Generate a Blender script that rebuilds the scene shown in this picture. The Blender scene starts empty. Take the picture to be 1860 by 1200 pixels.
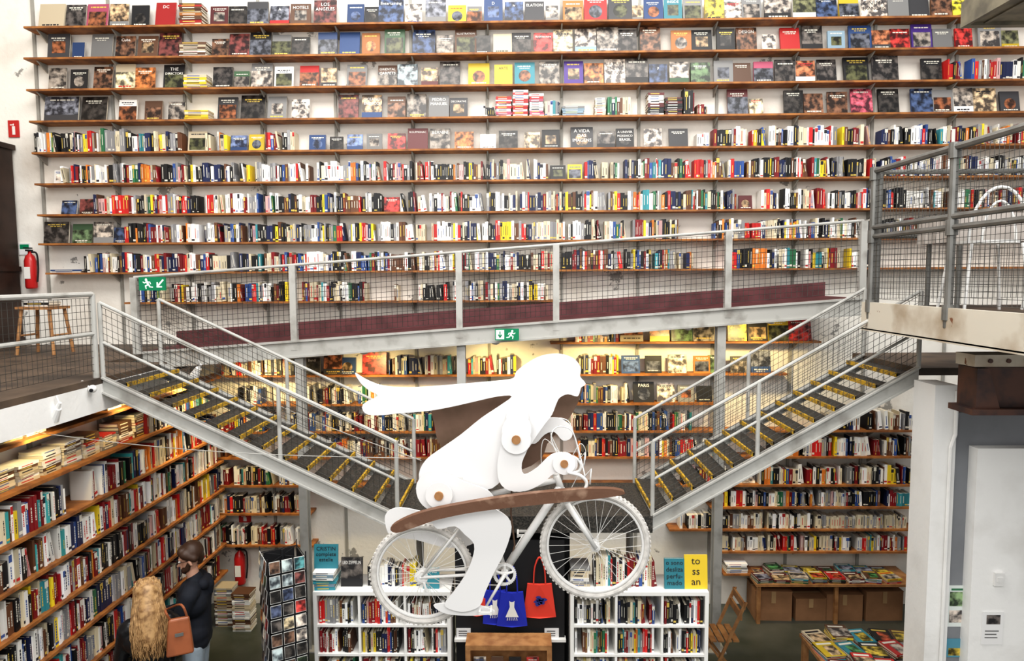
import bpy, math, random, re
from math import sin, cos, pi, radians
from mathutils import Vector, Matrix
random.seed(11)
R=random.random
V=Vector
# ------------------------------------------------------------------ camera
F=1240.0
CAM=V((0,0,4.1))
p_,y_,r_=radians(-4.5),radians(0.9),radians(0.35)
fwd=V((-sin(y_)*cos(p_),cos(y_)*cos(p_),sin(p_)))
rt=fwd.cross(V((0,0,1))).normalized(); up=rt.cross(fwd)
r2=rt*cos(r_)-up*sin(r_); u2=up*cos(r_)+rt*sin(r_)
cd=bpy.data.cameras.new('camera'); cam=bpy.data.objects.new('camera',cd)
bpy.context.scene.collection.objects.link(cam)
cd.sensor_width=36; cd.lens=36*F/1860; cd.clip_start=.05
M=Matrix.Identity(4)
for i in range(3):
    M[i][0]=r2[i]; M[i][1]=u2[i]; M[i][2]=-fwd[i]; M[i][3]=CAM[i]
cam.matrix_world=M
bpy.context.scene.camera=cam
def ray(px,py): return r2*((px-930)/F)+u2*((600-py)/F)+fwd
def PY(px,py,Y):
    d=ray(px,py); return CAM+d*(Y/d.y)
def PZ(px,py,Z):
    d=ray(px,py); return CAM+d*((Z-CAM.z)/d.z)
def proj(p):
    q=V(p)-CAM; k=q.dot(fwd)
    return 930+F*q.dot(r2)/k, 600-F*q.dot(u2)/k
# ------------------------------------------------------------------ mesh builder
class MB:
    def __init__(s): s.v=[];s.f=[];s.m=[];s.c=[];s.cur=(1,1,1);s.mi=0
    def add(s,vs,fs,cols=None):
        b=len(s.v); s.v+= [tuple(x) for x in vs]
        for k,f in enumerate(fs):
            s.f.append([b+i for i in f]); s.m.append(s.mi); s.c.append(cols[k] if cols else s.cur)
        return s
    def hexa(s,p,cols=None):
        return s.add(p,[(0,3,2,1),(4,5,6,7),(0,1,5,4),(1,2,6,5),(2,3,7,6),(3,0,4,7)],cols)
    def box(s,lo,hi,M=None,cols=None):
        x0,y0,z0=lo;x1,y1,z1=hi
        p=[V(q) for q in ((x0,y0,z0),(x1,y0,z0),(x1,y1,z0),(x0,y1,z0),(x0,y0,z1),(x1,y0,z1),(x1,y1,z1),(x0,y1,z1))]
        if M: p=[M@q for q in p]
        return s.hexa(p,cols)   # faces: bottom, top, front, right, back, left
    def bar(s,p0,p1,o,a,b):
        p0=V(p0);p1=V(p1);o=V(o);a=V(a);b=V(b)
        return s.hexa([p0+o,p1+o,p1+o+a,p0+o+a,p0+o+b,p1+o+b,p1+o+a+b,p0+o+a+b])
    def tube(s,p0,p1,r,n=8,r1=None,caps=True):
        p0=V(p0);p1=V(p1);d=(p1-p0)
        if d.length<1e-6: return s
        d.normalize(); a=d.orthogonal().normalized(); b=d.cross(a); r1=r if r1 is None else r1
        vs=[p0+(a*cos(2*pi*i/n)+b*sin(2*pi*i/n))*r for i in range(n)]+[p1+(a*cos(2*pi*i/n)+b*sin(2*pi*i/n))*r1 for i in range(n)]
        fs=[(i,(i+1)%n,n+(i+1)%n,n+i) for i in range(n)]
        if caps: fs+= [tuple(range(n-1,-1,-1)),tuple(range(n,2*n))]
        return s.add(vs,fs)
    def sweep(s,pts,r,n=8,closed=False):
        pts=[V(p) for p in pts]; N=len(pts); rs=r if isinstance(r,(list,tuple)) else [r]*N
        vs=[];prev=None
        for i in range(N):
            t=(pts[(i+1)%N]-pts[i-1]) if closed else (pts[min(i+1,N-1)]-pts[max(i-1,0)])
            t.normalize()
            a=t.orthogonal() if prev is None else prev-t*prev.dot(t)
            a.normalize(); prev=a; b=t.cross(a)
            vs+=[pts[i]+(a*cos(2*pi*k/n)+b*sin(2*pi*k/n))*rs[i] for k in range(n)]
        fs=[]
        for i in range(N if closed else N-1):
            j=(i+1)%N
            fs+=[(i*n+k,i*n+(k+1)%n,j*n+(k+1)%n,j*n+k) for k in range(n)]
        if not closed: fs+=[tuple(range(n-1,-1,-1)),tuple((N-1)*n+k for k in range(n))]
        return s.add(vs,fs)
    def ball(s,c,r,n=10,m=7,sc=(1,1,1)):
        c=V(c);vs=[c+V((0,0,-r*sc[2]))]
        for j in range(1,m):
            a=-pi/2+pi*j/m
            vs+=[c+V((cos(a)*cos(2*pi*i/n)*r*sc[0],cos(a)*sin(2*pi*i/n)*r*sc[1],sin(a)*r*sc[2])) for i in range(n)]
        vs.append(c+V((0,0,r*sc[2])))
        fs=[(0,1+(i+1)%n,1+i) for i in range(n)]
        for j in range(m-2):
            fs+=[(1+j*n+i,1+j*n+(i+1)%n,1+(j+1)*n+(i+1)%n,1+(j+1)*n+i) for i in range(n)]
        L=len(vs)-1
        fs+=[(L,1+(m-2)*n+i,1+(m-2)*n+(i+1)%n) for i in range(n)]
        return s.add(vs,fs)
    def cap(s,p0,p1,a,b):
        s.tube(p0,p1,a,12,b); s.ball(p0,a,12,8); s.ball(p1,b,12,8); return s
    def plate(s,pts,off):
        n=len(pts); off=V(off); vs=[V(p) for p in pts]+[V(p)+off for p in pts]
        return s.add(vs,[tuple(range(n)),tuple(range(2*n-1,n-1,-1))]+[(i,n+i,n+(i+1)%n,(i+1)%n) for i in range(n)])
    def lathe(s,c,prof,n=16):
        c=V(c);vs=[]
        for r,z in prof: vs+=[c+V((r*cos(2*pi*i/n),r*sin(2*pi*i/n),z)) for i in range(n)]
        fs=[]
        for j in range(len(prof)-1):
            fs+=[(j*n+i,j*n+(i+1)%n,(j+1)*n+(i+1)%n,(j+1)*n+i) for i in range(n)]
        fs+=[tuple(range(n-1,-1,-1)),tuple((len(prof)-1)*n+i for i in range(n))]
        return s.add(vs,fs)
    def quad(s,p): return s.add(p,[(0,1,2,3)])
def crom(pts,k=4,closed=True):
    out=[];n=len(pts)
    for i in range(n if closed else n-1):
        P=[V(pts[(i+j)%n]) if closed else V(pts[min(max(i+j,0),n-1)]) for j in (-1,0,1,2)]
        for q in range(k):
            t=q/k
            out.append(.5*((2*P[1])+(P[2]-P[0])*t+(2*P[0]-5*P[1]+4*P[2]-P[3])*t*t+(3*P[1]-P[0]-3*P[2]+P[3])*t**3))
    if not closed: out.append(V(pts[-1]))
    return out
LINK=bpy.context.scene.collection.objects.link
def tag(o,label=None,cat=None,group=None,kind=None):
    if label:o['label']=' '.join(label.split()[:12])
    if cat:o['category']=cat
    if group:o['group']=group
    if kind:o['kind']=kind
    return o
WORLD={}
def place(o,org,parent):
    if parent is not None:
        o.parent=parent; o.location=V(org)-WORLD[parent.name]
    else: o.location=org
    WORLD[o.name]=V(org)
def mk(name,mb,mats,parent=None,label=None,cat=None,group=None,kind=None,smooth=False,origin=None):
    if not isinstance(mats,(list,tuple)): mats=[mats]
    xs=[v[0] for v in mb.v];ys=[v[1] for v in mb.v];zs=[v[2] for v in mb.v]
    o=V(origin) if origin is not None else V(((min(xs)+max(xs))/2,(min(ys)+max(ys))/2,min(zs)))
    me=bpy.data.meshes.new(name)
    me.from_pydata([(v[0]-o.x,v[1]-o.y,v[2]-o.z) for v in mb.v],[],mb.f)
    for m in mats: me.materials.append(m)
    me.polygons.foreach_set('material_index',mb.m)
    ca=me.color_attributes.new('Col','FLOAT_COLOR','CORNER')
    arr=[]
    for f,c in zip(mb.f,mb.c): arr+= [c[0],c[1],c[2],1.0]*len(f)
    ca.data.foreach_set('color',arr)
    if smooth: me.polygons.foreach_set('use_smooth',[True]*len(mb.f))
    me.update()
    ob=bpy.data.objects.new(name,me); LINK(ob)
    place(ob,o,parent)
    return tag(ob,label,cat,group,kind)
def empty(name,loc,parent=None,label=None,cat=None,group=None):
    ob=bpy.data.objects.new(name,None); ob.empty_display_size=.1; LINK(ob)
    place(ob,V(loc),parent); return tag(ob,label,cat,group)
TX=[]
def text(s,size,pos,parent,mat,U=(1,0,0),Wd=(0,0,1),name='lettering',maxw=None,label=None,align='CENTER'):
    c=bpy.data.curves.new('txt','FONT'); c.body=s; c.size=size; c.extrude=.0006; c.align_x=align; c.align_y='CENTER'
    c.resolution_u=2
    o=bpy.data.objects.new('txt',c); LINK(o)
    TX.append((o,V(pos),parent,mat,V(U).normalized(),V(Wd).normalized(),name,maxw,label))
def flush_text():
    bpy.context.view_layer.update(); dg=bpy.context.evaluated_depsgraph_get()
    for o,pos,parent,mat,U,W,name,maxw,label in TX:
        me=bpy.data.meshes.new_from_object(o.evaluated_get(dg)); me.materials.clear(); me.materials.append(mat)
        xs=[v.co.x for v in me.vertices] or [0,1]
        k=1.0
        w=max(xs)-min(xs)
        if maxw and w>maxw: k=maxw/w
        N=U.cross(W)
        Mx=Matrix(((U.x,W.x,N.x),(U.y,W.y,N.y),(U.z,W.z,N.z))).to_4x4()
        me.transform(Mx@Matrix.Diagonal((k,k if k>.55 else min(1,k*1.5),1,1)))
        n=bpy.data.objects.new(name,me); LINK(n); place(n,pos,parent)
        if label:n['label']=label
        bpy.data.objects.remove(o)
# ------------------------------------------------------------------ materials
def mat(name,col,rough=.6,metal=0,var=0,scale=6,col2=None,bump=0,emis=None,attr=False,art=False,lo=.4,hi=.65,detail=4,bscale=None,spec=None,patch=None):
    m=bpy.data.materials.new(name); m.use_nodes=True; nt=m.node_tree; b=nt.nodes['Principled BSDF']
    b.inputs['Base Color'].default_value=(*col,1); b.inputs['Roughness'].default_value=rough; b.inputs['Metallic'].default_value=metal
    if spec is not None: b.inputs['Specular IOR Level'].default_value=spec
    src=None
    if attr:
        a=nt.nodes.new('ShaderNodeAttribute'); a.attribute_name='Col'; src=a.outputs['Color']
        nt.links.new(src,b.inputs['Base Color'])
    if var or col2 or bump or art:
        g=nt.nodes.new('ShaderNodeNewGeometry'); nz=nt.nodes.new('ShaderNodeTexNoise')
        nz.inputs['Scale'].default_value=scale; nz.inputs['Detail'].default_value=detail
        nt.links.new(g.outputs['Position'],nz.inputs['Vector'])
        if art:
            rp=nt.nodes.new('ShaderNodeValToRGB'); rp.color_ramp.elements[0].position=.42; rp.color_ramp.elements[1].position=.64
            rp.color_ramp.elements[0].color=(.10,.09,.09,1); rp.color_ramp.elements[1].color=(1.2,1.05,.9,1)
            nt.links.new(nz.outputs['Fac'],rp.inputs['Fac'])
            mx=nt.nodes.new('ShaderNodeMix'); mx.data_type='RGBA'; mx.blend_type='MULTIPLY'; mx.inputs[0].default_value=1
            nt.links.new(src,mx.inputs[6]); nt.links.new(rp.outputs['Color'],mx.inputs[7]); nt.links.new(mx.outputs[2],b.inputs['Base Color'])
        elif col2 or var:
            rp=nt.nodes.new('ShaderNodeValToRGB'); rp.color_ramp.elements[0].position=lo; rp.color_ramp.elements[1].position=hi
            c2=col2 or tuple(x*(1-var) for x in col)
            rp.color_ramp.elements[0].color=(*col,1); rp.color_ramp.elements[1].color=(*c2,1)
            nt.links.new(nz.outputs['Fac'],rp.inputs['Fac']); out=rp.outputs['Color']
            if patch:
                pc,th,ps=patch
                n3=nt.nodes.new('ShaderNodeTexNoise'); n3.inputs['Scale'].default_value=ps; n3.inputs['Detail'].default_value=9; n3.inputs['Roughness'].default_value=.6
                nt.links.new(g.outputs['Position'],n3.inputs['Vector'])
                r3=nt.nodes.new('ShaderNodeValToRGB'); r3.color_ramp.elements[0].position=th; r3.color_ramp.elements[1].position=th+.012
                nt.links.new(n3.outputs['Fac'],r3.inputs['Fac'])
                mx=nt.nodes.new('ShaderNodeMix'); mx.data_type='RGBA'; nt.links.new(r3.outputs['Color'],mx.inputs[0]); nt.links.new(out,mx.inputs[6]); mx.inputs[7].default_value=(*pc,1); out=mx.outputs[2]
            nt.links.new(out,b.inputs['Base Color'])
        if bump:
            bp=nt.nodes.new('ShaderNodeBump'); bp.inputs['Strength'].default_value=bump; bp.inputs['Distance'].default_value=.01
            if bscale:
                n2=nt.nodes.new('ShaderNodeTexNoise'); n2.inputs['Scale'].default_value=bscale; nt.links.new(g.outputs['Position'],n2.inputs['Vector']); nt.links.new(n2.outputs['Fac'],bp.inputs['Height'])
            else: nt.links.new(nz.outputs['Fac'],bp.inputs['Height'])
            nt.links.new(bp.outputs['Normal'],b.inputs['Normal'])
    if emis: b.inputs['Emission Color'].default_value=(*emis[0],1); b.inputs['Emission Strength'].default_value=emis[1]
    return m
mWall=mat('plaster_white',(.86,.835,.78),.9,col2=(.66,.60,.53),scale=1.6,lo=.5,hi=.8,bump=.3,bscale=25,patch=((.33,.32,.30),.655,2.2))
mWallP=mat('plaster_plain_white',(.84,.84,.83),.85,col2=(.68,.67,.65),scale=2.2,lo=.5,hi=.8,bump=.2,bscale=25)
mWallLow=mat('plaster_peeling',(.78,.77,.74),.9,col2=(.30,.29,.27),scale=3.2,lo=.60,hi=.64,bump=.3,detail=8)
mWallL=mat('plaster_side',(.62,.54,.45),.9,col2=(.42,.34,.26),scale=1.1,lo=.4,hi=.7,bump=.2,bscale=20)
mWood=mat('shelf_wood',(.38,.155,.04),.6,col2=(.20,.075,.025),scale=9,bump=.1)
mBrown=mat('dark_wood',(.035,.016,.01),.5,var=.4)
mWood2=mat('light_wood',(.42,.22,.09),.55,col2=(.28,.13,.05),scale=12)
mBook=mat('book_cloth',(1,1,1),.45,attr=True)
mArt=mat('cover_print',(1,1,1),.35,attr=True,art=True,scale=16,detail=5)
mSteelW=mat('steel_painted_pale',(.44,.44,.42),.5,col2=(.25,.24,.22),scale=5,lo=.5,hi=.75,bump=.1,detail=7)
mSteelG=mat('steel_grey',(.22,.22,.21),.45,.5,var=.3)
mUpr=mat('upright_grey',(.36,.35,.32),.6,var=.2)
mWire=mat('wire_mesh',(.08,.08,.075),.5,.4)
mRust=mat('cream_stained_paint',(.62,.58,.50),.6,col2=(.40,.33,.25),scale=3,lo=.52,hi=.72,detail=7,patch=((.20,.085,.045),.665,4.5))
mOlive=mat('olive_steel',(.20,.18,.13),.6,col2=(.10,.09,.07),scale=6)
mMar=mat('maroon_paint',(.14,.045,.05),.6,var=.4,scale=5)
mFloor=mat('floor_concrete',(.055,.065,.05),.3,col2=(.11,.115,.10),scale=1.4,bump=.1,bscale=12)
mDeck=mat('landing_boards',(.12,.085,.06),.6,col2=(.05,.038,.03),scale=3,bump=.2)
mTread=mat('tread_grating',(.03,.03,.028),.55,.3,col2=(.10,.09,.08),scale=60,bump=.4)
mYel=mat('yellow_edge',(.58,.36,.03),.55,col2=(.16,.11,.04),scale=22,lo=.48,hi=.62)
mWhite=mat('white_paint',(.78,.78,.77),.45,var=.08,scale=5)
mPaper=mat('white_panel',(.80,.80,.805),.6)
mTyre=mat('white_rubber',(.68,.66,.63),.7,var=.22,scale=25)
mBark=mat('brown_wing_wood',(.15,.075,.045),.6,col2=(.36,.24,.17),scale=9,lo=.52,hi=.74,detail=8,bump=.6)
mCloth=mat('brown_fabric',(.17,.105,.075),.8,col2=(.11,.07,.045),scale=4)
mGreen=mat('exit_green',(.0,.20,.09),.4,emis=((0,.25,.1),.1))
mGreenW=mat('exit_white',(.85,.92,.88),.4,emis=((.8,1,.9),.3))
mRed=mat('red_enamel',(.50,.02,.02),.3)
mBlack=mat('black_matte',(.010,.010,.012),.7)
mCard=mat('cardboard',(.34,.18,.09),.8,var=.2,scale=5)
mTape=mat('parcel_tape',(.45,.30,.16),.3)
mCase=mat('bookcase_white',(.84,.84,.82),.4)
mInk=mat('ink_dark',(.02,.02,.025),.5)
mInkW=mat('ink_white',(.80,.79,.76),.5)
mRustB=mat('rust_brown',(.10,.045,.03),.6,col2=(.04,.025,.025),scale=8)
mGreyW=mat('grey_partition',(.25,.26,.28),.7,var=.2,scale=2)
mSkin=mat('skin',(.62,.36,.26),.5)
mHairB=mat('hair_blonde',(.48,.30,.14),.45,col2=(.22,.12,.05),scale=25)
mHairD=mat('hair_dark',(.06,.03,.018),.5)
mLeath=mat('black_leather',(.014,.014,.016),.32,bump=.3,scale=20)
mNavy=mat('navy_cotton',(.010,.013,.022),.85,bump=.2,scale=12)
mJean=mat('light_denim',(.42,.50,.58),.8,var=.25,scale=10)
mJeanD=mat('dark_denim',(.03,.04,.07),.8)
mTan=mat('tan_leather',(.34,.11,.045),.4,var=.25)
mLamp=mat('lamp_glow',(1,.9,.6),.4,emis=((1,.82,.5),6))
mBlueBag=mat('blue_cotton',(.015,.03,.42),.8); mRedBag=mat('red_cotton',(.72,.06,.035),.8)
mTableW=mat('tablecloth',(.46,.42,.39),.8,var=.1)
mInkBag=mat('print_ink',(.03,.04,.25),.7)
# ------------------------------------------------------------------ room
WY=8.3
lands=3.30
def struct(name,lo,hi,m):
    b=MB(); b.box(lo,hi); return mk(name,b,m,kind='structure')
struct('floor',(-7,-1,-.1),(7.5,8.5,0),mFloor)
struct('wall_back',(-7,WY,0.0),(9,WY+.2,8.6),mWall)
struct('wall_left',(-7.2,-1,0),(-6.6,WY,8.6),mWallL)
struct('wall_left_lower',(-4.15,3.6,0),(-3.95,WY,3.06),mWallLow)
# ------------------------------------------------------------------ books
PALN=[('white',(.84,.83,.79),23),('cream',(.62,.55,.40),12),('black',(.010,.010,.012),19),('dark red',(.20,.010,.015),9),('red',(.52,.02,.02),7),
('blue',(.03,.08,.27),5),('navy blue',(.012,.02,.075),7),('yellow',(.78,.58,.03),3),('grey',(.26,.26,.27),8),('brown',(.13,.055,.028),7),
('green',(.03,.15,.07),3),('teal',(.04,.24,.28),2),('orange',(.62,.19,.03),2),('pale pink',(.55,.34,.33),2)]
CODE={'k':('black',(.014,.014,.016)),'w':('white',(.78,.77,.74)),'r':('red',(.40,.02,.02)),'b':('blue',(.025,.06,.17)),'n':('brown',(.11,.055,.032)),
'g':('grey',(.20,.20,.20)),'y':('yellow',(.62,.45,.03)),'o':('orange',(.40,.15,.04)),'e':('green',(.05,.11,.055)),'t':('teal',(.04,.24,.30)),
'd':('dark grey',(.045,.045,.05)),'c':('cream',(.54,.46,.33)),'p':('purple',(.06,.025,.20)),'m':('maroon',(.10,.02,.022)),'i':('pink',(.45,.09,.16)),'l':('light blue',(.24,.34,.42))}
PAGE=(.74,.68,.56)
def jit(c,a=.25): 
    k=1+(R()-.5)*a*2; return tuple(min(.9,x*k) for x in c)
def contrast(c): 
    L=sum(c)/3
    return random.choice([(.7,.68,.6),(.7,.68,.6),(.65,.48,.1)]) if L<.35 else random.choice([(.02,.02,.03),(.02,.02,.03),(.5,.03,.03),(.05,.1,.3)])
def add_book(mb,M,t,h,d,col,detail=0):
    # local: x thickness, y depth (spine at y=0), z height
    if detail:
        bt=.0025; mb.cur=col
        mb.box((0,0,0),(t,bt,h),M); mb.box((0,bt,0),(bt,d,h),M); mb.box((t-bt,bt,0),(t,d,h),M)
        mb.cur=PAGE; mb.box((bt,bt,.004),(t-bt,d-.005,h-.004),M)
    else:
        mb.box((0,0,0),(t,d,h),M,[col,tuple((a+b)/2 for a,b in zip(PAGE,col)) if R()<.6 else PAGE,col,col,PAGE,col])
    cc=contrast(col); mb.cur=cc; e=-.0006
    k=R()
    def q(u0,u1,w0,w1):
        mb.quad([M@V(p) for p in ((t*u0,e,h*w0),(t*u1,e,h*w0),(t*u1,e,h*w1),(t*u0,e,h*w1))])
    if k<.35:
        q(.05,.95,.08,.08+.04+.08*R())
    if k>.2:
        z=.2+.1*R(); ze=.6+.3*R()
        if detail:
            while z<ze:
                l=.02+.07*R(); q(.35,.65,z,z+l); z+=l+.02
        else: q(.40,.60,z,ze)
    if .5<k<.62: q(.0,1,.75,.97)
stuff=MB()
NIND=[0]
def fill(O,U,N,L,hmin=.175,hmax=.235,ind=None,depth=(.13,.17),dens=.975,tr=(.012,.040),group='books on the wall shelves',where='on a wooden wall shelf',cull=True,pal=None):
    """row of spines; O left-front corner on shelf; U along; N into shelf"""
    O=V(O);U=V(U).normalized();N=V(N).normalized(); x=0; run=None
    while x<L-.02:
        t=random.uniform(*tr)
        if run is None or run[1]<=0:
            k=random.choices(pal or PALN,[p[2] for p in (pal or PALN)])[0]; n=random.choice([1,1,1,1,1,1,2,2,5 if R()<.2 else 1]) 
            run=[k,n,random.uniform(hmin,hmax),t]
        run[1]-=1
        nm,col,_=run[0]; t=run[3]; h=run[2]*random.uniform(.98,1.02)
        if x+t>L: break
        if R()>dens: x+=random.uniform(.02,.08); continue
        d=random.uniform(*depth)
        P=O+U*x+N*random.uniform(0,.02)
        ang=0
        if R()<.05: ang=radians(random.uniform(4,11)); 
        Mx=Matrix(((U.x,N.x,0,P.x),(U.y,N.y,0,P.y),(0,0,1,P.z),(0,0,0,1)))
        if ang: Mx=Matrix.Translation((0,0,t*sin(ang)))@Mx@Matrix.Rotation(-ang,4,'Y')
        px,py=proj(P+V((0,0,h*.5)))
        if (not cull) or (-40<px<1900 and -60<py<1235):
            if ind and ind(P):
                b=MB(); add_book(b,Mx,t,h,d,jit(col),1); NIND[0]+=1
                mk('book',b,mBook,label=f"{'slim' if t<.026 else 'thick'} {nm} book standing upright {where}",cat='book',group=group,origin=P+U*t*.5)
            else: add_book(stuff,Mx,t,h,d,jit(col),0)
        x+=t+(h*sin(ang) if ang else 0)+.0008
def stack(xc,yf,z,w,d,n,codes,rot=0,ind=True,where='on a wooden wall shelf',grp='stacked books',art=False):
    zz=z
    for i in range(n):
        t=random.uniform(.014,.034) if not art else random.uniform(.006,.02); cn,c=CODE[random.choice(codes)]; c=jit(c)
        a=rot+random.uniform(-.06,.06); ww=w*random.uniform(.88,1); dd=d*random.uniform(.9,1)
        Mx=Matrix.Translation((xc,yf+d/2,zz))@Matrix.Rotation(a,4,'Z')@Matrix.Translation((-ww/2,-dd/2,0))
        b=MB() if ind else stuff; bt=.002
        b.cur=c; b.box((0,0,0),(ww,dd,bt),Mx); b.box((0,0,t-bt),(ww,dd,t),Mx); b.box((0,0,bt),(ww,.003,t-bt),Mx)
        b.cur=PAGE; b.box((.003,.003,bt),(ww-.003,dd-.003,t-bt),Mx)
        b.cur=contrast(c); b.quad([Mx@V(p) for p in ((ww*.15,-.0005,t*.35),(ww*.7,-.0005,t*.35),(ww*.7,-.0005,t*.65),(ww*.15,-.0005,t*.65))])
        if art and i==n-1:
            e=t+.0004
            b.quad([Mx@V((ww*u,dd*v,e)) for u,v in ((.1,.78),(.85,.78),(.85,.9),(.1,.9))])
            b.mi=1; b.cur=random.choice([(.6,.5,.35),(.25,.3,.45),(.6,.15,.08),(.5,.5,.5),(.1,.35,.15),(.7,.6,.1)])
            x0=random.choice([0,.08,.3]); b.quad([Mx@V((ww*u,dd*v,e)) for u,v in ((x0,.05),(1-x0*.5,.05),(1-x0*.5,.7),(x0,.7))]); b.mi=0
        if ind: mk('stacked_book' if not art else 'magazine',b,[mBook,mArt],label=f"{cn} {'magazine' if art else 'book'} lying flat in a pile {where}",cat='book' if not art else 'magazine',group=grp)
        zz+=t+.0004
    return zz
def display(P,w,h,code,title=None,tilt=10,where='on a wooden wall shelf',group='face-out books on the wall shelves',style=None,tm=None,facing=0,thick=None,name='display_book',tsz=None):
    """face-out book: P = bottom centre front; leans back"""
    cn,c=CODE[code]; c=jit(c,.2); t=thick or random.uniform(.012,.028)
    Mx=Matrix.Translation(P)@Matrix.Rotation(facing,4,'Z')@Matrix.Rotation(-radians(tilt),4,'X')@Matrix.Translation((-w/2,0,0))
    b=MB(); bt=.002; b.cur=c
    b.box((0,0,0),(w,bt,h),Mx); b.box((0,t-bt,0),(w,t,h),Mx); b.box((0,bt,0),(bt,t-bt,h),Mx)
    b.cur=PAGE; b.box((bt,bt,.003),(w-.003,t-bt,h-.003),Mx)
    st=style if style is not None else random.choice([0,0,0,1,2,3,4,5,0,6]); e=-.0005
    cc=contrast(c)
    def q(u0,u1,w0,w1,e=e): b.quad([Mx@V(p) for p in ((w*u0,e,h*w0),(w*u1,e,h*w0),(w*u1,e,h*w1),(w*u0,e,h*w1))])
    c2=random.choice([(.42,.33,.22),(.13,.16,.23),(.34,.14,.07),(.32,.32,.32),(.11,.13,.07),tuple(min(.9,x*2+.05) for x in c),tuple(min(.9,x*2+.05) for x in c)])
    if st!=9:
        b.mi=1
        if st==0: b.cur=tuple(min(.9,x*1.7+.03) for x in c); q(0,1,0,1)
        elif st==1: b.cur=c2; q(.08,.92,.1,.68)
        elif st==2: b.cur=c2; q(0,1,0,.7)
        elif st==3: b.cur=c2; q(.2,.8,.25,.7)
        elif st==4: b.cur=tuple(min(.9,x*1.6+.03) for x in c2); q(0,1,.28,1)
        elif st==5:
            b.cur=c2; n=14
            b.add([Mx@V((w*.5+w*.3*cos(2*pi*i/n),e,h*.42+w*.3*sin(2*pi*i/n))) for i in range(n)],[tuple(range(n))])
        b.mi=0
    if not title and st!=9:
        b.cur=cc
        y=random.choice([.84,.8,.12]); x=.15
        while x<.8:
            l=random.uniform(.05,.2); q(x,min(x+l,.88),y,y+.05,e*2); x+=l+.03
        if R()<.6:
            x=.25
            while x<.7: l=random.uniform(.04,.12); q(x,x+l,y-.07,y-.04,e*2); x+=l+.03
    lab=f"{cn} illustrated book standing face-out {where}"
    if title: lab=f"{cn} book titled {title.replace(chr(10),' ')} standing face-out {where}"
    o=mk(name,b,[mBook,mArt],label=lab,cat='book',group=group,origin=P)
    if title:
        lum=sum(c)/3
        m=tm or (mInkW if lum<.33 else mInk)
        R3=Mx.to_3x3(); U=R3@V((1,0,0)); W=R3@V((0,0,1))
        lines=title.split('\n'); sz=tsz or w*.22
        for i,l in enumerate(lines):
            pos=Mx@V((w*.5,-.0016,h*(.82 if len(lines)<4 else .86)-i*sz*1.0))
            text(l,sz,pos,o,m,U,W,'title',maxw=w*.84)
    return o
def wallX(px,py,Y=8.1): return PY(px,py,Y).x
def shelf_z(py): return PY(900,py,8.08).z
UPX=[75,210,340,478,612,750,886,1020,1160,1300,1445,1582,1730]
def wall_shelf(py,x0,x1):
    z=shelf_z(py); X0=wallX(x0,py);X1=wallX(x1,py)
    b=MB(); b.box((X0,8.07,z-.022),(X1,WY,z))
    s=mk('wall_shelf',b,mWood,label='long narrow brown wooden plank shelf on white wall',cat='shelf',group='plank shelves on the wall')
    for u in UPX:
        xx=wallX(u,py,8.2)
        if X0<xx<X1:
            g=MB(); g.plate([(xx-.008,8.11,z-.024),(xx-.008,WY-.012,z-.024),(xx-.008,WY-.012,z-.12)],(.016,0,0))
            mk('bracket',g,mUpr,parent=s)
    return z
for u in UPX+[-20]:
    xx=wallX(u,300,8.28); b=MB(); b.box((xx-.016,8.275,.3),(xx+.016,WY,7.9)); 
    mk('shelf_upright',b,mUpr,label='grey metal slotted upright strip on the wall',cat='shelf upright',group='wall shelf uprights')
SPB=8.1
def spines(py,z,x0,x1,**k):
    X0=wallX(x0,py-15);X1=wallX(x1,py-15)
    fill((X0,SPB,z),(1,0,0),(0,1,0),X1-X0,**k)
def displays(py,z,spec,H=.285):
    for tok in spec.split():
        m=re.match(r'(\d+):(\d+)([a-z])(?:=(.*))?$',tok)
        x,w,c,t=int(m[1]),int(m[2]),m[3],m[4]
        X=wallX(x+w/2,py-20); W=w/153
        h=min(max(W*random.uniform(1.12,1.35),.2),.31)
        if H<.25: h*=.85
        ov=t.replace('_',' ').replace('/','\n') if t else None
        display(V((X,8.16-random.uniform(0,.02),z)),W,h,c,ov,tilt=random.uniform(7,13))
def pile(py,z,x0,x1,hpx,codes):
    X=(wallX(x0,py)+wallX(x1,py))/2; w=abs(wallX(x1,py)-wallX(x0,py)); n=max(2,int(hpx/150/.024))
    stack(X,8.09,z,w,.17,n,codes)
rows=[38,95,153,211,269,326,383,436,490,545]
zs={}
for i,py in enumerate(rows):
    x1=1930
    if i==9: x1=1010
    zs[i]=wall_shelf(py,[45,45,50,55,60,65,70,72,85,228][i],x1)
displays(38,zs[0],"62:46c 112:36d 150:38i 192:34g 232:32k 276:36r=DC 378:32m 410:32k 445:38d 486:34r=A 524:36n=HOTELS 567:40m=LOS/ANGELES 628:30b 660:26k 686:44b=Entertaining 734:30w 772:36g 813:32y 848:26g 879:33b=D 917:33b=iv 954:34d=ELATION 992:22g 1024:36o 1063:40r 1107:42d 1150:20g 1172:34b 1209:32t=INSIDE 1244:34g 1284:34y 1320:30w 1352:34g 1394:46k 1445:40w=BEST 1489:36b 1530:34y 1570:46w=LE/CINEMA/FRANCAIS 1619:36g 1658:36d 1698:36n 1738:26y 1785:34m 1825:30d")
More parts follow.
